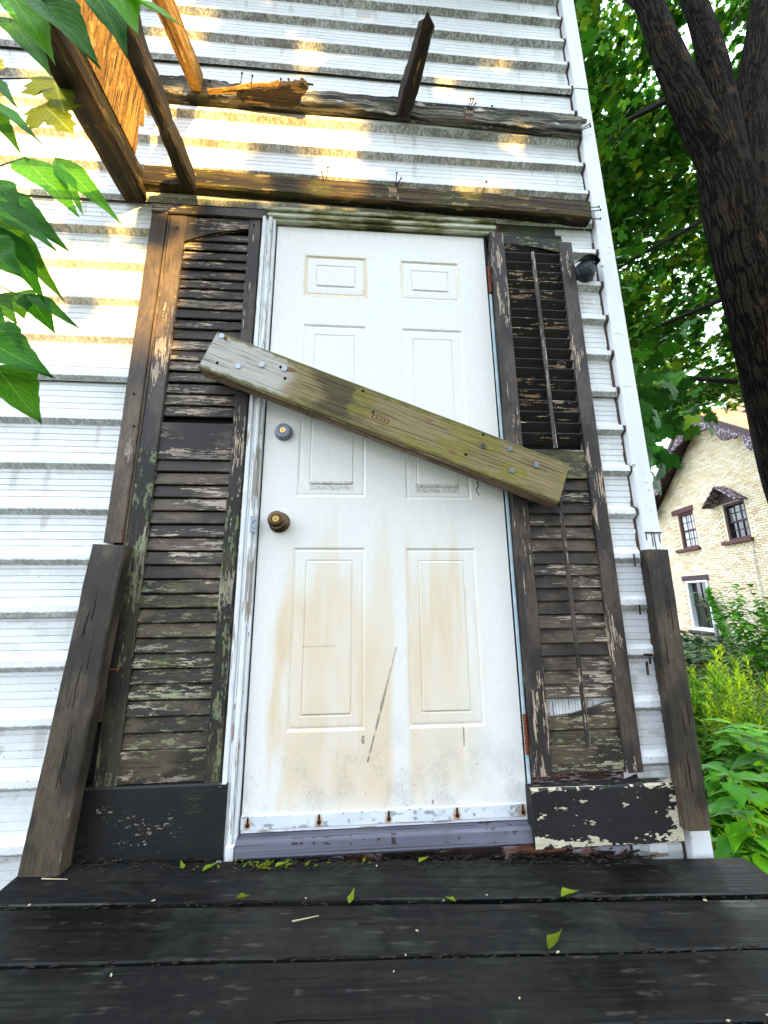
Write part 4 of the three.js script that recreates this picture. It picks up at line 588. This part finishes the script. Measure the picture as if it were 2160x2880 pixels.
// ------------------------------------------------------------------ brick house across the yard
{
  const t = thing('brick_house', 'pale yellow brick house with steep gable and scalloped bargeboards seen behind the trees', 'house', [10.736, 0, -10.364]); t.rotation.y = -1.754;
  const apexU = 1.80, apexY = 5.80, sl = .755, y0 = -1.05, uL = -1.75, uR = 5.35;
  const top = u => apexY - Math.abs(u - apexU) * sl;
  const wins = [[-.12, .63, 2.08, 3.20], [1.85, 2.60, 2.06, 3.06], [-.24, .75, -.37, 1.08]];
  const s = new THREE.Shape(); s.moveTo(uL, y0); s.lineTo(uR, y0); s.lineTo(uR, top(uR)); s.lineTo(apexU, apexY); s.lineTo(uL, top(uL)); s.closePath();
  for (const [a, b, c, d] of wins) { const h = new THREE.Path(); h.moveTo(a, c); h.lineTo(a, d); h.lineTo(b, d); h.lineTo(b, c); h.closePath(); s.holes.push(h); }
  const wg = new THREE.ExtrudeGeometry(s, { depth: .25, bevelEnabled: false }); wg.translate(0, 0, -.262);
  part('wall', mergeGeometries([wg, box(uL + .01, uR - .01, y0, 2.9, -7, -.62).toNonIndexed()]), M.mortar, t);
  // bricks one by one on the visible gable
  const bw = .196, bh = .063, list = [];
  for (let r = 0; ; r++) { const yb = y0 + r * bh; if (yb > apexY - .1) break; for (let i = 0; ; i++) { const a = uL + i * bw - (r % 2) * bw / 2, b = a + bw - .012; if (a > uR) break; if (top(a) < yb + bh || top(b) < yb + bh || a < uL || b > uR) continue; let cut = false; for (const [p, q2, c, d] of wins) if (b > p - .005 && a < q2 + .005 && yb + bh > c - .02 && yb < d + .02) cut = true; if (!cut) list.push([a, b, yb, yb + bh - .010]); } }
  const shared = [0, 1, 2].map(i => { const g = bar(bw - .012, bh - .010, .03, { ch: .004, seg: 1, jit: .003, seed: 800 + i }); return g; });
  const cand = list.map((b, i) => { const u = (b[0] + b[1]) / 2, y = (b[2] + b[3]) / 2; const wx = 10.736 - .182 * u, wz = -10.364 + .983 * u; const d = Math.hypot(wx - .31, y - .63, wz - 1.26); const ang = Math.atan2(wx - .31, 1.26 - wz); return { b, i, d, vis: ang < .86 && y > -.2 }; });
  const near = new Set(cand.filter(c => c.vis).sort((p, q2) => p.d - q2.d).slice(0, 300).map(c => c.i));
  const rest = M.bricks.map(() => []);
  cand.forEach(c => { const [a, , yb, yt] = c.b; const k = rnd() < .86 ? (rnd() * 4 | 0) : 4 + (rnd() * 2 | 0); const z = R(-.004, .003); if (near.has(c.i)) { const m = part('brick', shared[c.i % 3], M.bricks[k], t); m.position.set(a, (yb + yt) / 2, z - .006); } else { const g = shared[c.i % 3].clone(); g.translate(a, (yb + yt) / 2, z - .006); rest[k].push(g); } });
  rest.forEach((l, k) => { if (l.length) { const m = part('brickwork', mergeGeometries(l), M.bricks[k], t); m.userData.kind = 'stuff'; } });
  // windows
  const mkWin = ([a, b, c, d], mat, cols, rowsN, opt = {}) => {
    const w = part('window', mergeGeometries([box(a, a + .06, c, d, -.16, -.03), box(b - .06, b, c, d, -.16, -.03), box(a + .06, b - .06, d - .07, d, -.16, -.03), box(a + .06, b - .06, c, c + .06, -.16, -.03)]), mat, t, opt.label);
    const ia = a + .06, ib = b - .06, ic = c + .06, id = d - .07, mid = (ic + id) / 2;
    part('meeting_rail', box(ia, ib, mid - .025, mid + .025, -.15, -.075), opt.sash || M.paleTrim, w);
    for (let i = 1; i < cols; i++) part('muntin', box(ia + (ib - ia) * i / cols - .010, ia + (ib - ia) * i / cols + .010, ic, id, -.125, -.085), opt.sash || M.paleTrim, w);
    for (const [p, q2] of [[ic, mid - .025], [mid + .025, id]]) for (let i = 1; i < rowsN; i++) part('muntin', box(ia, ib, mix(p, q2, i / rowsN) - .009, mix(p, q2, i / rowsN) + .009, -.123, -.087), opt.sash || M.paleTrim, w);
    part('pane', box(ia, ib, ic, id, -.112, -.106), M.glassDark, w); return w;
  };
  const w1 = mkWin(wins[0], M.maroon, 3, 2, { label: 'upper left window with pale curtains and maroon surround', sash: M.maroonDark });
  for (const [a, b] of [[-.05, .2], [.26, .56]]) part('curtain', box(a, b, 2.15, 3.12, -.1055, -.1035), M.whitePaint, w1);
  part('lintel', hb(-.33, .70, 3.205, 3.36, -.03, .04, { ch: .008, jit: .004 }), M.maroon, w1); part('sill', hb(-.37, .72, 1.985, 2.075, -.05, .09, { ch: .008, jit: .004 }), M.maroon, w1);
  const w2 = mkWin(wins[1], M.maroonDark, 3, 2, { label: 'upper right window under a small peaked hood', sash: M.maroonDark });
  for (let i = 0; i < 12; i++) part('blind_slat', box(1.93, 2.52, 2.56 + i * .033, 2.566 + i * .033, -.104, -.098), M.whitePaint, w2);
  part('sill', hb(1.68, 2.68, 1.965, 2.055, -.05, .09, { ch: .008, jit: .004 }), M.maroon, w2);
  for (const [p, q2] of [[V(1.50, 3.06, .12), V(2.10, 3.52, .12)], [V(2.10, 3.52, .12), V(2.74, 3.03, .12)]]) part('hood', between(p, q2, .05, .36, V(0, 1, 0), { ch: .008, jit: .004 }), M.paleTrim, w2);
  part('hood_panel', (() => { const s2 = new THREE.Shape(); s2.moveTo(1.66, 3.09); s2.lineTo(2.58, 3.09); s2.lineTo(2.1, 3.46); const g = new THREE.ExtrudeGeometry(s2, { depth: .03, bevelEnabled: false }); g.translate(0, 0, .0); return g; })(), M.maroonDark, w2);
  const w3 = mkWin(wins[2], M.whitePaint, 2, 1, { label: 'lower window in a broad white frame', sash: M.maroonDark });
  part('frame_head', box(-.24, .75, 1.02, 1.08, -.03, .03), M.whitePaint, w3); part('frame_side', box(-.24, -.16, -.34, 1.02, -.029, .03), M.whitePaint, w3); part('frame_side', box(.67, .75, -.34, 1.02, -.029, .03), M.whitePaint, w3); part('frame_foot', box(-.25, .76, -.40, -.34, -.03, .06), M.whitePaint, w3);
  part('lintel', hb(-.38, .82, 1.085, 1.235, -.03, .035, { ch: .008, jit: .004 }), M.maroonDark, w3); part('sill', hb(-.42, .80, -.50, -.42, -.05, .08, { ch: .008, jit: .006 }), M.maroonDark, w3);
  // roof slopes, bargeboards, finial, chimney
  const roofL = between(V(apexU, apexY + .12, -3), V(apexU - 3.9, apexY + .12 - 3.9 * sl, -3), 6.9, .09, V(0, 0, 1), { ch: .01 }), roofR = between(V(apexU, apexY + .12, -3), V(apexU + 3.9, apexY + .12 - 3.9 * sl, -3), 6.9, .09, V(0, 0, 1), { ch: .01 });
  part('roof', roofL, M.shingle, t); const rR = part('roof', roofR, M.shingle, t, 'salmon shingle roof slope');
  for (const dir of [-1, 1]) part('soffit', between(V(apexU, apexY + .055, -3), V(apexU + dir * 3.88, apexY + .055 - 3.88 * sl, -3), 6.86, .012, V(0, 0, 1), { ch: .002 }), M.maroonDark, t);
  const barge = dir => { const sh = new THREE.Shape(); const n = 4, Ls = 3.9; sh.moveTo(0, .10); sh.lineTo(Ls, .10); sh.lineTo(Ls, -.16); for (let k = n; k > 0; k--) { const a = Ls * k / n, b = Ls * (k - 1) / n; sh.bezierCurveTo(a - .22, -.40, a - .45, -.36, mix(a, b, .62), -.12); sh.lineTo(b + .18, -.06); sh.lineTo(b + .10, -.18); sh.lineTo(b, -.16); } sh.closePath(); const g = new THREE.ExtrudeGeometry(sh, { depth: .05, bevelEnabled: true, bevelSize: .008, bevelThickness: .008, bevelSegments: 1 }); const m = new THREE.Matrix4(); if (dir < 0) { g.translate(0, 0, -.025); g.rotateY(Math.PI); g.translate(0, 0, .025); } g.rotateZ(dir * -Math.atan(sl)); g.translate(apexU, apexY + .02, .40); return g; };
  part('bargeboard', barge(-1), M.paleTrim, t, 'scalloped bargeboard with flaking white paint'); part('bargeboard', barge(1), M.paleTrim, t);
  for (const dir of [-1, 1]) part('verge_moulding', between(V(apexU, apexY + .10, .455), V(apexU + dir * 3.9, apexY + .10 - 3.9 * sl, .455), .13, .05, V(0, 1, 0), { ch: .01 }), M.maroonDark, t);
  { const f = new THREE.LatheGeometry([[0, -.75], [.05, -.70], [.035, -.62], [.07, -.55], [.04, -.45], [.05, 0], [.05, .25], [0, .3]].map(p => new THREE.Vector2(...p)), 12); f.translate(apexU, apexY + .02, .48); part('finial', f, M.paleTrim, t); }
  const ch = part('chimney', box(apexU - .05, apexU + .62, 5.3, 7.2, -1.35, -.75), M.bricks[2], t); part('flashing', box(apexU - .12, apexU + .70, 5.15, 5.62, -1.42, -.68), M.maroonDark, ch);
  for (let r = 0; r < 20; r++) for (let i = 0; i < 3; i++) part('brick', shared[(r + i) % 3], M.bricks[(r * 3 + i) % 4], t).position.set(apexU - .05 + i * bw - (r % 2) * .004, 5.66 + r * bh, -.752);
  for (let r = 0; r < 20; r++) for (let i = 0; i < 2; i++) { const m = part('brick', shared[(r + i) % 3], M.bricks[(r * 5 + i) % 4], t); m.position.set(apexU - .052, 5.66 + r * bh, -1.30 + i * bw + (r % 2) * .05); m.rotation.y = -Math.PI / 2; }
  part('downpipe', (() => { const g = new THREE.CylinderGeometry(.05, .05, .9, 14); g.translate(.88, -.62, .10); return g; })(), M.zinc, t);
  part('cable', tube([V(2.64, 2.0, .03), V(2.62, 1.6, .03), V(2.60, 1.2, .03), V(2.61, .4, .03)], .010, .010, 12, 5), M.whitePaint, t);
  part('cable', tube([V(-1.3, -.38, .03), V(-.9, -.46, .04), V(-.4, -.5, .05), V(.3, -.5, .09), V(.85, -.42, .08)], .012, .012, 16, 5), M.black, t);
}

// ------------------------------------------------------------------ trees
function leafCloud(mesh, list, colours) {
  const d = new THREE.Object3D(), c = new THREE.Color(); const q = new THREE.Quaternion();
  list.forEach((l, i) => { d.position.set(l[0], l[1], l[2]); d.rotation.set(l[3], l[4], l[5], 'YXZ'); d.scale.setScalar(l[6]); d.updateMatrix(); mesh.setMatrixAt(i, d.matrix); c.setRGB(...colours(l)); mesh.setColorAt(i, c); }); mesh.instanceMatrix.needsUpdate = true; mesh.castShadow = mesh.receiveShadow = true; return mesh;
}
const greens = () => { const t = rnd(); const k = R(.7, 1.25); return t < .16 ? [.22 * k, .36 * k, .02 * k] : t < .55 ? [.075 * k, .26 * k, .016 * k] : [.03 * k, .13 * k, .010 * k]; };
function trunkGeo(pts, radii, rad = 26, seg = 46, seed = 1, amp = .07) {
  const c = new THREE.CatmullRomCurve3(pts), g = new THREE.TubeGeometry(c, seg, 1, rad), p = g.attributes.position, u = g.attributes.uv; const L = c.getLength();
  for (let i = 0; i <= seg; i++) { const t = i / seg, C = c.getPointAt(t); const f = t * (radii.length - 1), k = Math.min(radii.length - 2, Math.floor(f)), r = mix(radii[k], radii[k + 1], f - k); for (let j = 0; j <= rad; j++) { const q = i * (rad + 1) + j, jj = j % rad; const a = jj / rad * 6.283; const n = 1 + amp * (fb(Math.cos(a) * 1.6 + seed, Math.sin(a) * 1.6 + t * L * 1.4, seed, 3) - .5) * 2; p.setXYZ(q, C.x + (p.getX(q) - C.x) * r * n, C.y + (p.getY(q) - C.y) * r * n, C.z + (p.getZ(q) - C.z) * r * n); u.setXY(q, Math.min(j, rad - j) / rad * 6.283 * r * 1.0, t * L); } }
  g.computeVertexNormals(); return g;
}
{
  const t = thing('maple_tree', 'big dark trunked maple with forked limbs and leafy crown right of the house', 'tree', [3.88, -1, -1.62]);
  const o = V(3.88, -1, -1.62), rel = (x, y, z) => V(x, y, z).sub(o);
  part('trunk', mergeGeometries([
    trunkGeo([rel(4.5, -1.1, -1.66), rel(4.30, .4, -1.64), rel(4.13, 1.6, -1.62), rel(4.0, 2.8, -1.58), rel(3.86, 3.9, -1.5), rel(3.82, 4.7, -1.45), rel(3.80, 5.3, -1.42)], [.50, .36, .32, .27, .215, .22, .17], 30, 60, 3),
    trunkGeo([rel(3.84, 4.5, -1.44), rel(3.62, 5.25, -1.42), rel(3.46, 6.2, -1.42), rel(3.34, 7.2, -1.42), rel(3.1, 9, -1.6)], [.165, .14, .115, .10, .06], 22, 40, 5),
    trunkGeo([rel(3.86, 4.7, -1.44), rel(3.92, 5.4, -1.42), rel(3.96, 6.4, -1.42), rel(3.98, 7.4, -1.5), rel(4.1, 9, -1.8)], [.16, .125, .10, .085, .05], 22, 40, 7),
    trunkGeo([rel(3.92, 3.9, -1.48), rel(4.08, 4.8, -1.45), rel(4.42, 5.95, -1.42), rel(4.8, 7.1, -1.42), rel(5.3, 8.6, -1.5)], [.18, .155, .135, .115, .06], 22, 40, 9),
    trunkGeo([rel(3.9, 3.4, -1.55), rel(4.2, 3.85, -1.5), rel(4.7, 4.5, -1.45), rel(5.6, 5.4, -1.5)], [.20, .14, .11, .06], 18, 30, 11)]), M.bark, t);
  const br = [[[3.8, 3.4, -1.7], [3.2, 3.4, -2.6], [2.6, 2.8, -3.4], [2.2, 2.2, -3.8]], [[3.8, 2.55, -1.75], [3.1, 2.6, -1.8], [2.35, 2.2, -1.5], [1.95, 1.75, -1.15]], [[3.5, 5.6, -1.5], [2.8, 5.6, -2], [2.2, 5.2, -2.4], [1.8, 4.7, -2.6]], [[3.4, 6.8, -1.5], [2.7, 7.4, -1.4], [2.0, 7.4, -1.2]], [[4.2, 5.4, -1.5], [4.8, 5.6, -3], [5.0, 5.0, -4.6]], [[3.9, 4.4, -1.7], [3.6, 4.8, -3], [3.2, 4.6, -4.4], [3.0, 4.1, -5.2]], [[3.9, 6, -1.6], [3.4, 7, -3], [3.0, 7.2, -4.4]]];
  for (const b of br) part('branch', tube(b.map(p => rel(...p)), .024, .006, 24, 8), M.twig, t);
  for (let i = 0; i < 36; i++) { if (i % br.length === 1) continue; const b = br[i % br.length], k = 1 + (i % (b.length - 1)), A = V(...b[k]); part('branch', tube([rel(...b[k]), rel(A.x + R(-.5, .4), A.y + R(-.35, .15), A.z + R(-.5, .4)), rel(A.x + R(-.9, .7), A.y + R(-.9, .1), A.z + R(-.9, .7))], .007, .002, 10, 5), M.twig, t); }
  const leaves = []; rnd = rngOf(55);
  const hem = (x, z) => 2.25 + .30 * Math.max(0, x - 2.4) + .25 * Math.max(0, -2.5 - z) * .6;
  let guard = 0;
  while (leaves.length < 42000 && guard++ < 16000) {
    const a = R(0, 6.283), e = Math.acos(R(-1, 1)), r = Math.pow(rnd(), .45); const C = V(3.9 + 4.0 * r * Math.sin(e) * Math.cos(a), 6.2 + 4.6 * r * Math.cos(e), -2.9 + 3.9 * r * Math.sin(e) * Math.sin(a));
    if (C.x < 1.6 || C.z > 1.0) continue; if (C.y < hem(C.x, C.z)) { if (rnd() < .75) C.y = hem(C.x, C.z) + R(0, 1.2); else continue; }
    if (C.x < 2.3 && C.z > -.5) continue;
    if (Math.hypot(C.x - 3.9, C.z + 1.6) < .7 && C.y < 5.5) continue;
    { const az = Math.atan2(C.x - .31, 1.26 - C.z), dd = Math.hypot(C.x - .31, 1.26 - C.z); if (dd < 5.2 && az > .755) continue; if (dd < 3.6 && rnd() < .85) continue; }
    const s = R(.13, .34), n = 16 + rnd() * 24 | 0;
    for (let k = 0; k < n; k++) leaves.push([C.x + R(-s, s), C.y + R(-s, s) * .55, C.z + R(-s, s), R(-.5, .5), R(0, 6.28), R(-1.1, .1), R(.07, .115)]);
  }
  // the drooping spray of larger leaves beside the house corner
  for (let k = 0; k < 150; k++) { const u = rnd(); leaves.push([mix(2.9, 2.15, u) + R(-.25, .25), mix(2.3, 1.85, u) + R(-.25, .3), mix(-1.7, -.95, u) + R(-.2, .2), R(-.5, .5), R(0, 6.28), R(-1.4, -.3), R(.10, .14)]); }
  for (const l of leaves) { l[0] -= o.x; l[1] -= o.y; l[2] -= o.z; }
  const im = new THREE.InstancedMesh(mapleGeo(1, .22, 3), M.foliage, leaves.length); im.name = 'crown'; im.userData.kind = 'stuff'; leafCloud(im, leaves, greens); t.add(im);
  // single leaves one can tell apart against the sky
  const lm = leafMat(0x2f6a1c, .4);
  for (const [x, y, z, s] of [[2.02, 1.74, -0.73, 0.110], [2.03, 1.65, -0.70, 0.120], [2.13, 1.62, -0.75, 0.130], [1.97, 1.53, -0.68, 0.130], [2.01, 1.46, -0.69, 0.150], [2.08, 1.41, -0.70, 0.130], [1.98, 1.39, -0.71, 0.120], [2.04, 1.36, -0.71, 0.130], [1.97, 1.26, -0.69, 0.140], [2.33, 1.80, -0.90, 0.090], [2.49, 1.78, -1.00, 0.090], [2.66, 1.87, -1.07, 0.090], [2.68, 1.81, -0.97, 0.110], [2.73, 1.89, -0.95, 0.110], [2.66, 1.73, -0.99, 0.100]]) { const m = part('leaf', mapleGeo(s, .2, x * 90 | 0), lm, t); m.position.copy(rel(x, y, z)); m.rotation.set(R(.8, 1.5), R(-.5, .5), -1.2 + R(-.6, .6)); }
  part('branch', tube([rel(2.6, 2.3, -1.5), rel(2.2, 1.95, -1.0), rel(2.02, 1.65, -.80), rel(1.98, 1.36, -.69)], .008, .002, 14, 5), M.twig, t);
}
// tree behind the viewer: its gaps let the low sun through in patches
{
  rnd = rngOf(91);
  const t = thing('shade_tree', 'leafy tree in front of the porch whose gaps throw dappled sunlight on the siding', 'tree', [1.8, -1, 5.4]);
  const o = V(1.8, -1, 5.4);
  part('trunk', trunkGeo([V(0, -.1, 0), V(.05, 1.2, 0), V(0, 2.6, .1), V(.1, 4.2, 0), V(0, 6, .1)], [.3, .22, .2, .14, .06], 16, 24, 21), M.bark, t);
  const keep = (x, y) => {
    const n = fb(x * 4.5 + 3, y * 4.5, 33, 3), n2 = fb(x * 9, y * 9, 35, 2); let lit = 0;
    if (x < -.28 && y > 1.2 && y < 2.13) lit = n > .24 ? 1 : .3;
    if (y > 2.12 && y < 2.66 && x > -1.3 && x < .36) lit = (x < .0 ? 1 : sst(.30, .40, n));
    if (y > 2.12 && y < 2.66 && x >= .36 && x < 1.1) lit = sst(.56, .62, n2);
    if (y >= 2.66 && y < 3.7 && x > -1.4 && x < 1.0) lit = sst(.57, .63, n2);
    if (x > -.1 && x < .12 && y > 2.26 && y < 2.42 && n2 > .42) lit = 0;
    return 1 - lit;
  };
  const leaves = []; for (let i = 0; i < 84000; i++) { const far = i % 4 === 0, x = far ? R(2.4, 5.4) : R(-2.0, 3), y = far ? R(.9, 9) : R(.9, 5.2), z = R(4.6, 6.2); if (rnd() > keep(x, y)) continue; leaves.push([x + .25 * z - o.x, y + .18 * z - o.y, z - o.z, R(-.5, .5), R(0, 6.28), R(-1.3, .1), R(.08, .12)]); }
  const im = new THREE.InstancedMesh(mapleGeo(1, .22, 3), M.foliageOpaque, leaves.length); im.name = 'crown'; im.userData.kind = 'stuff'; leafCloud(im, leaves, greens); t.add(im);
  // unseen house added behind the viewer, long roof sized to shade the lower wall
  const h = thing('shade_house', 'plain unseen house behind the viewer, sized to shade the lower wall', 'house', [-.9, -1, 19]);
  part('wall', box(-7, 7, 0, 4.4, 0, 7), M.maroon, h); part('roof', box(-7.4, 7.4, 4.4, 5.85, -.3, 7.3), M.shingle, h);
}

// ------------------------------------------------------------------ weeds, shrubs, ground cover at the right
rnd = rngOf(123);
{
  const narrow = bladeGeo(1, .24, { teeth: 0, n: 6, fold: .3, droop: .25, seed: 2 }), broad = bladeGeo(1, .55, { teeth: 5, n: 8, fold: .2, droop: .3, seed: 4, belly: .5 });
  const gold = [leafMat(0x76a624, .44), leafMat(0x93c032, .45), leafMat(0x56881e, .4)], deep = [leafMat(0x48901c, .42), leafMat(0x60ac28, .44), leafMat(0x387418, .38)];
  const plant = (name, label, cat, x, z, h, kind, group, y0 = -1) => {
    const t = thing(name, label, cat, [x, y0, z], group); const lean = V(R(-.12, .12), 1, R(-.12, .12)).normalize(); const stems = [], lv = [];
    const ns = kind === 'bush' ? 9 : kind === 'broad' ? 3 : 4;
    for (let s = 0; s < ns; s++) {
      const sp = kind === 'bush' ? .42 : .14, A = V(R(-.08, .08), 0, R(-.08, .08)), B = V(R(-sp, sp) * 1.2, h * R(.78, 1), R(-sp, sp) * 1.2).add(lean.clone().multiplyScalar(.01)), C = A.clone().lerp(B, .5).add(V(R(-.06, .06), R(0, .08), R(-.06, .06)));
      stems.push(tube([A, C, B], .0045, .0018, 8, 5)); const cv = new THREE.QuadraticBezierCurve3(A, C.clone().multiplyScalar(1.0), B); const n = kind === 'narrow' ? 74 : kind === 'bush' ? 44 : 36;
      for (let k = 0; k < n; k++) {
        const u = kind === 'narrow' ? .40 + .60 * Math.pow(k / (n - 1), .7) : .45 + .55 * k / (n - 1); const P = cv.getPoint(Math.min(1, u)), a = k * 2.4 + R(-.3, .3); const L = kind === 'narrow' ? R(.07, .125) * (1.1 - .5 * u) : R(.085, .15) * (kind === 'bush' ? 1.1 : 1);
        const g = (kind === 'narrow' ? narrow : broad).clone(); g.scale(L, L, L); g.rotateZ(kind === 'narrow' ? R(.2, .8) + (u > .93 ? .5 : 0) : R(-.3, .45)); g.rotateY(a); g.translate(P.x, P.y, P.z); lv.push(g);
      }
    }
    part('stem', mergeGeometries(stems), M.greenStem, t); const ml = kind === 'narrow' ? gold : deep; part('foliage', mergeGeometries(lv), ml[rnd() * 3 | 0], t); return t;
  };
  for (let i = 0; i < 36; i++) { const z = R(-2.0, -.30), x = 1.62 + (-z) * .45 + R(0, 1.3); plant('weed', 'tall bright green narrow leaved weed in the patch beside the deck', 'weed', x, z, 1.08 + R(-.14, .08) + .06 * (-z), 'narrow', 'bright narrow leaved weeds beside the deck'); }
  for (let i = 0; i < 26; i++) { const z = R(-1.6, -.2), x = 1.64 + (-z) * .35 + R(0, .8); plant('broad_weed', 'broad leaved dark green weed low in the patch beside the deck', 'weed', x, z, .98 + R(-.20, .16), 'broad', 'broad leaved weeds beside the deck'); }
  for (const [x, z, h] of [[5.40, -3.3, 1.65], [5.65, -3.6, 1.8], [5.95, -4.0, 1.85], [5.35, -2.9, 1.5], [5.75, -3.2, 1.8]]) plant('shrub', 'leafy shrub with oval leaves in front of the brick house', 'shrub', x, z, h, 'bush', 'shrubs in front of the brick house');
  for (const [x, z, h, y] of [[1.62, -.28, .42, -.72], [1.78, -.32, .45, -.75], [1.70, -.05, .38, -.72], [1.95, -.2, .40, -.8], [1.85, .1, .36, -.75]]) { const t = plant('fern_weed', 'low yellow green weed hugging the right end of the deck', 'weed', x, z, h, 'narrow', 'low weeds at the right end of the deck', y); }
  // climber on the brick wall
  { const t = thing('climbing_vine', 'green creeper climbing the brick wall beside the lower window', 'vine', [10.736 - .182 * 1.1, -.1, -10.364 + .983 * 1.1]); const lv = []; for (let i = 0; i < 240; i++) { const u = rnd(), g = mapleGeo(R(.07, .13), .2, i); g.rotateX(R(-.6, .6)); g.rotateZ(R(.6, 1.6)); g.rotateY(R(2.4, 4)); const du = mix(.25, -.25, u) + R(-.14, .14) * (1.2 - u); g.translate(-.182 * du - .10 + R(-.06, .03), -.9 + 1.75 * u + R(-.06, .06), .983 * du); lv.push(g); } part('foliage', mergeGeometries(lv), deep[1], t); part('stem', tube([V(-.1, -.9, .25), V(-.1, 0, .05), V(-.12, .8, -.25)], .012, .006, 12, 5), M.twig, t); }
  // dark ground cover below the brick house and grass of the yard
  const lv = []; const greens2 = () => { const k = R(.5, 1.2); return [.03 * k, .09 * k, .015 * k]; };
  for (let i = 0; i < 9000; i++) { const u = R(-2.5, 5), d = R(.1, 5.5); lv.push([10.736 - .182 * u - .983 * d, -1 + R(0, .62) * (1 - .5 * rnd()), -10.364 + .983 * u - .182 * d, R(-.5, .5), R(0, 6.28), R(-.6, .5), R(.08, .16)]); }
  const im = new THREE.InstancedMesh(mapleGeo(1, .2, 5), M.foliage, lv.length); im.name = 'ground_cover'; leafCloud(im, lv, greens2); scene.add(im); tag(im, 'dark leafy ground cover along the foot of the brick house', 'ground cover', null, 'stuff');
  const gr = [], blade = bladeGeo(1, .06, { teeth: 0, n: 3, fold: .2, droop: .4 }); blade.rotateZ(1.2);
  for (let i = 0; i < 16000; i++) gr.push([R(1.35, 8), -1, R(-8, 1.5), R(-.3, .3), R(0, 6.28), R(-.3, .3), R(.10, .28)]);
  const gm = new THREE.InstancedMesh(blade, M.foliage, gr.length); gm.name = 'grass'; leafCloud(gm, gr, greens2); scene.add(gm); tag(gm, 'uncut grass of the yard beside the house', 'grass', null, 'stuff');
}
renderer.render(scene, camera);
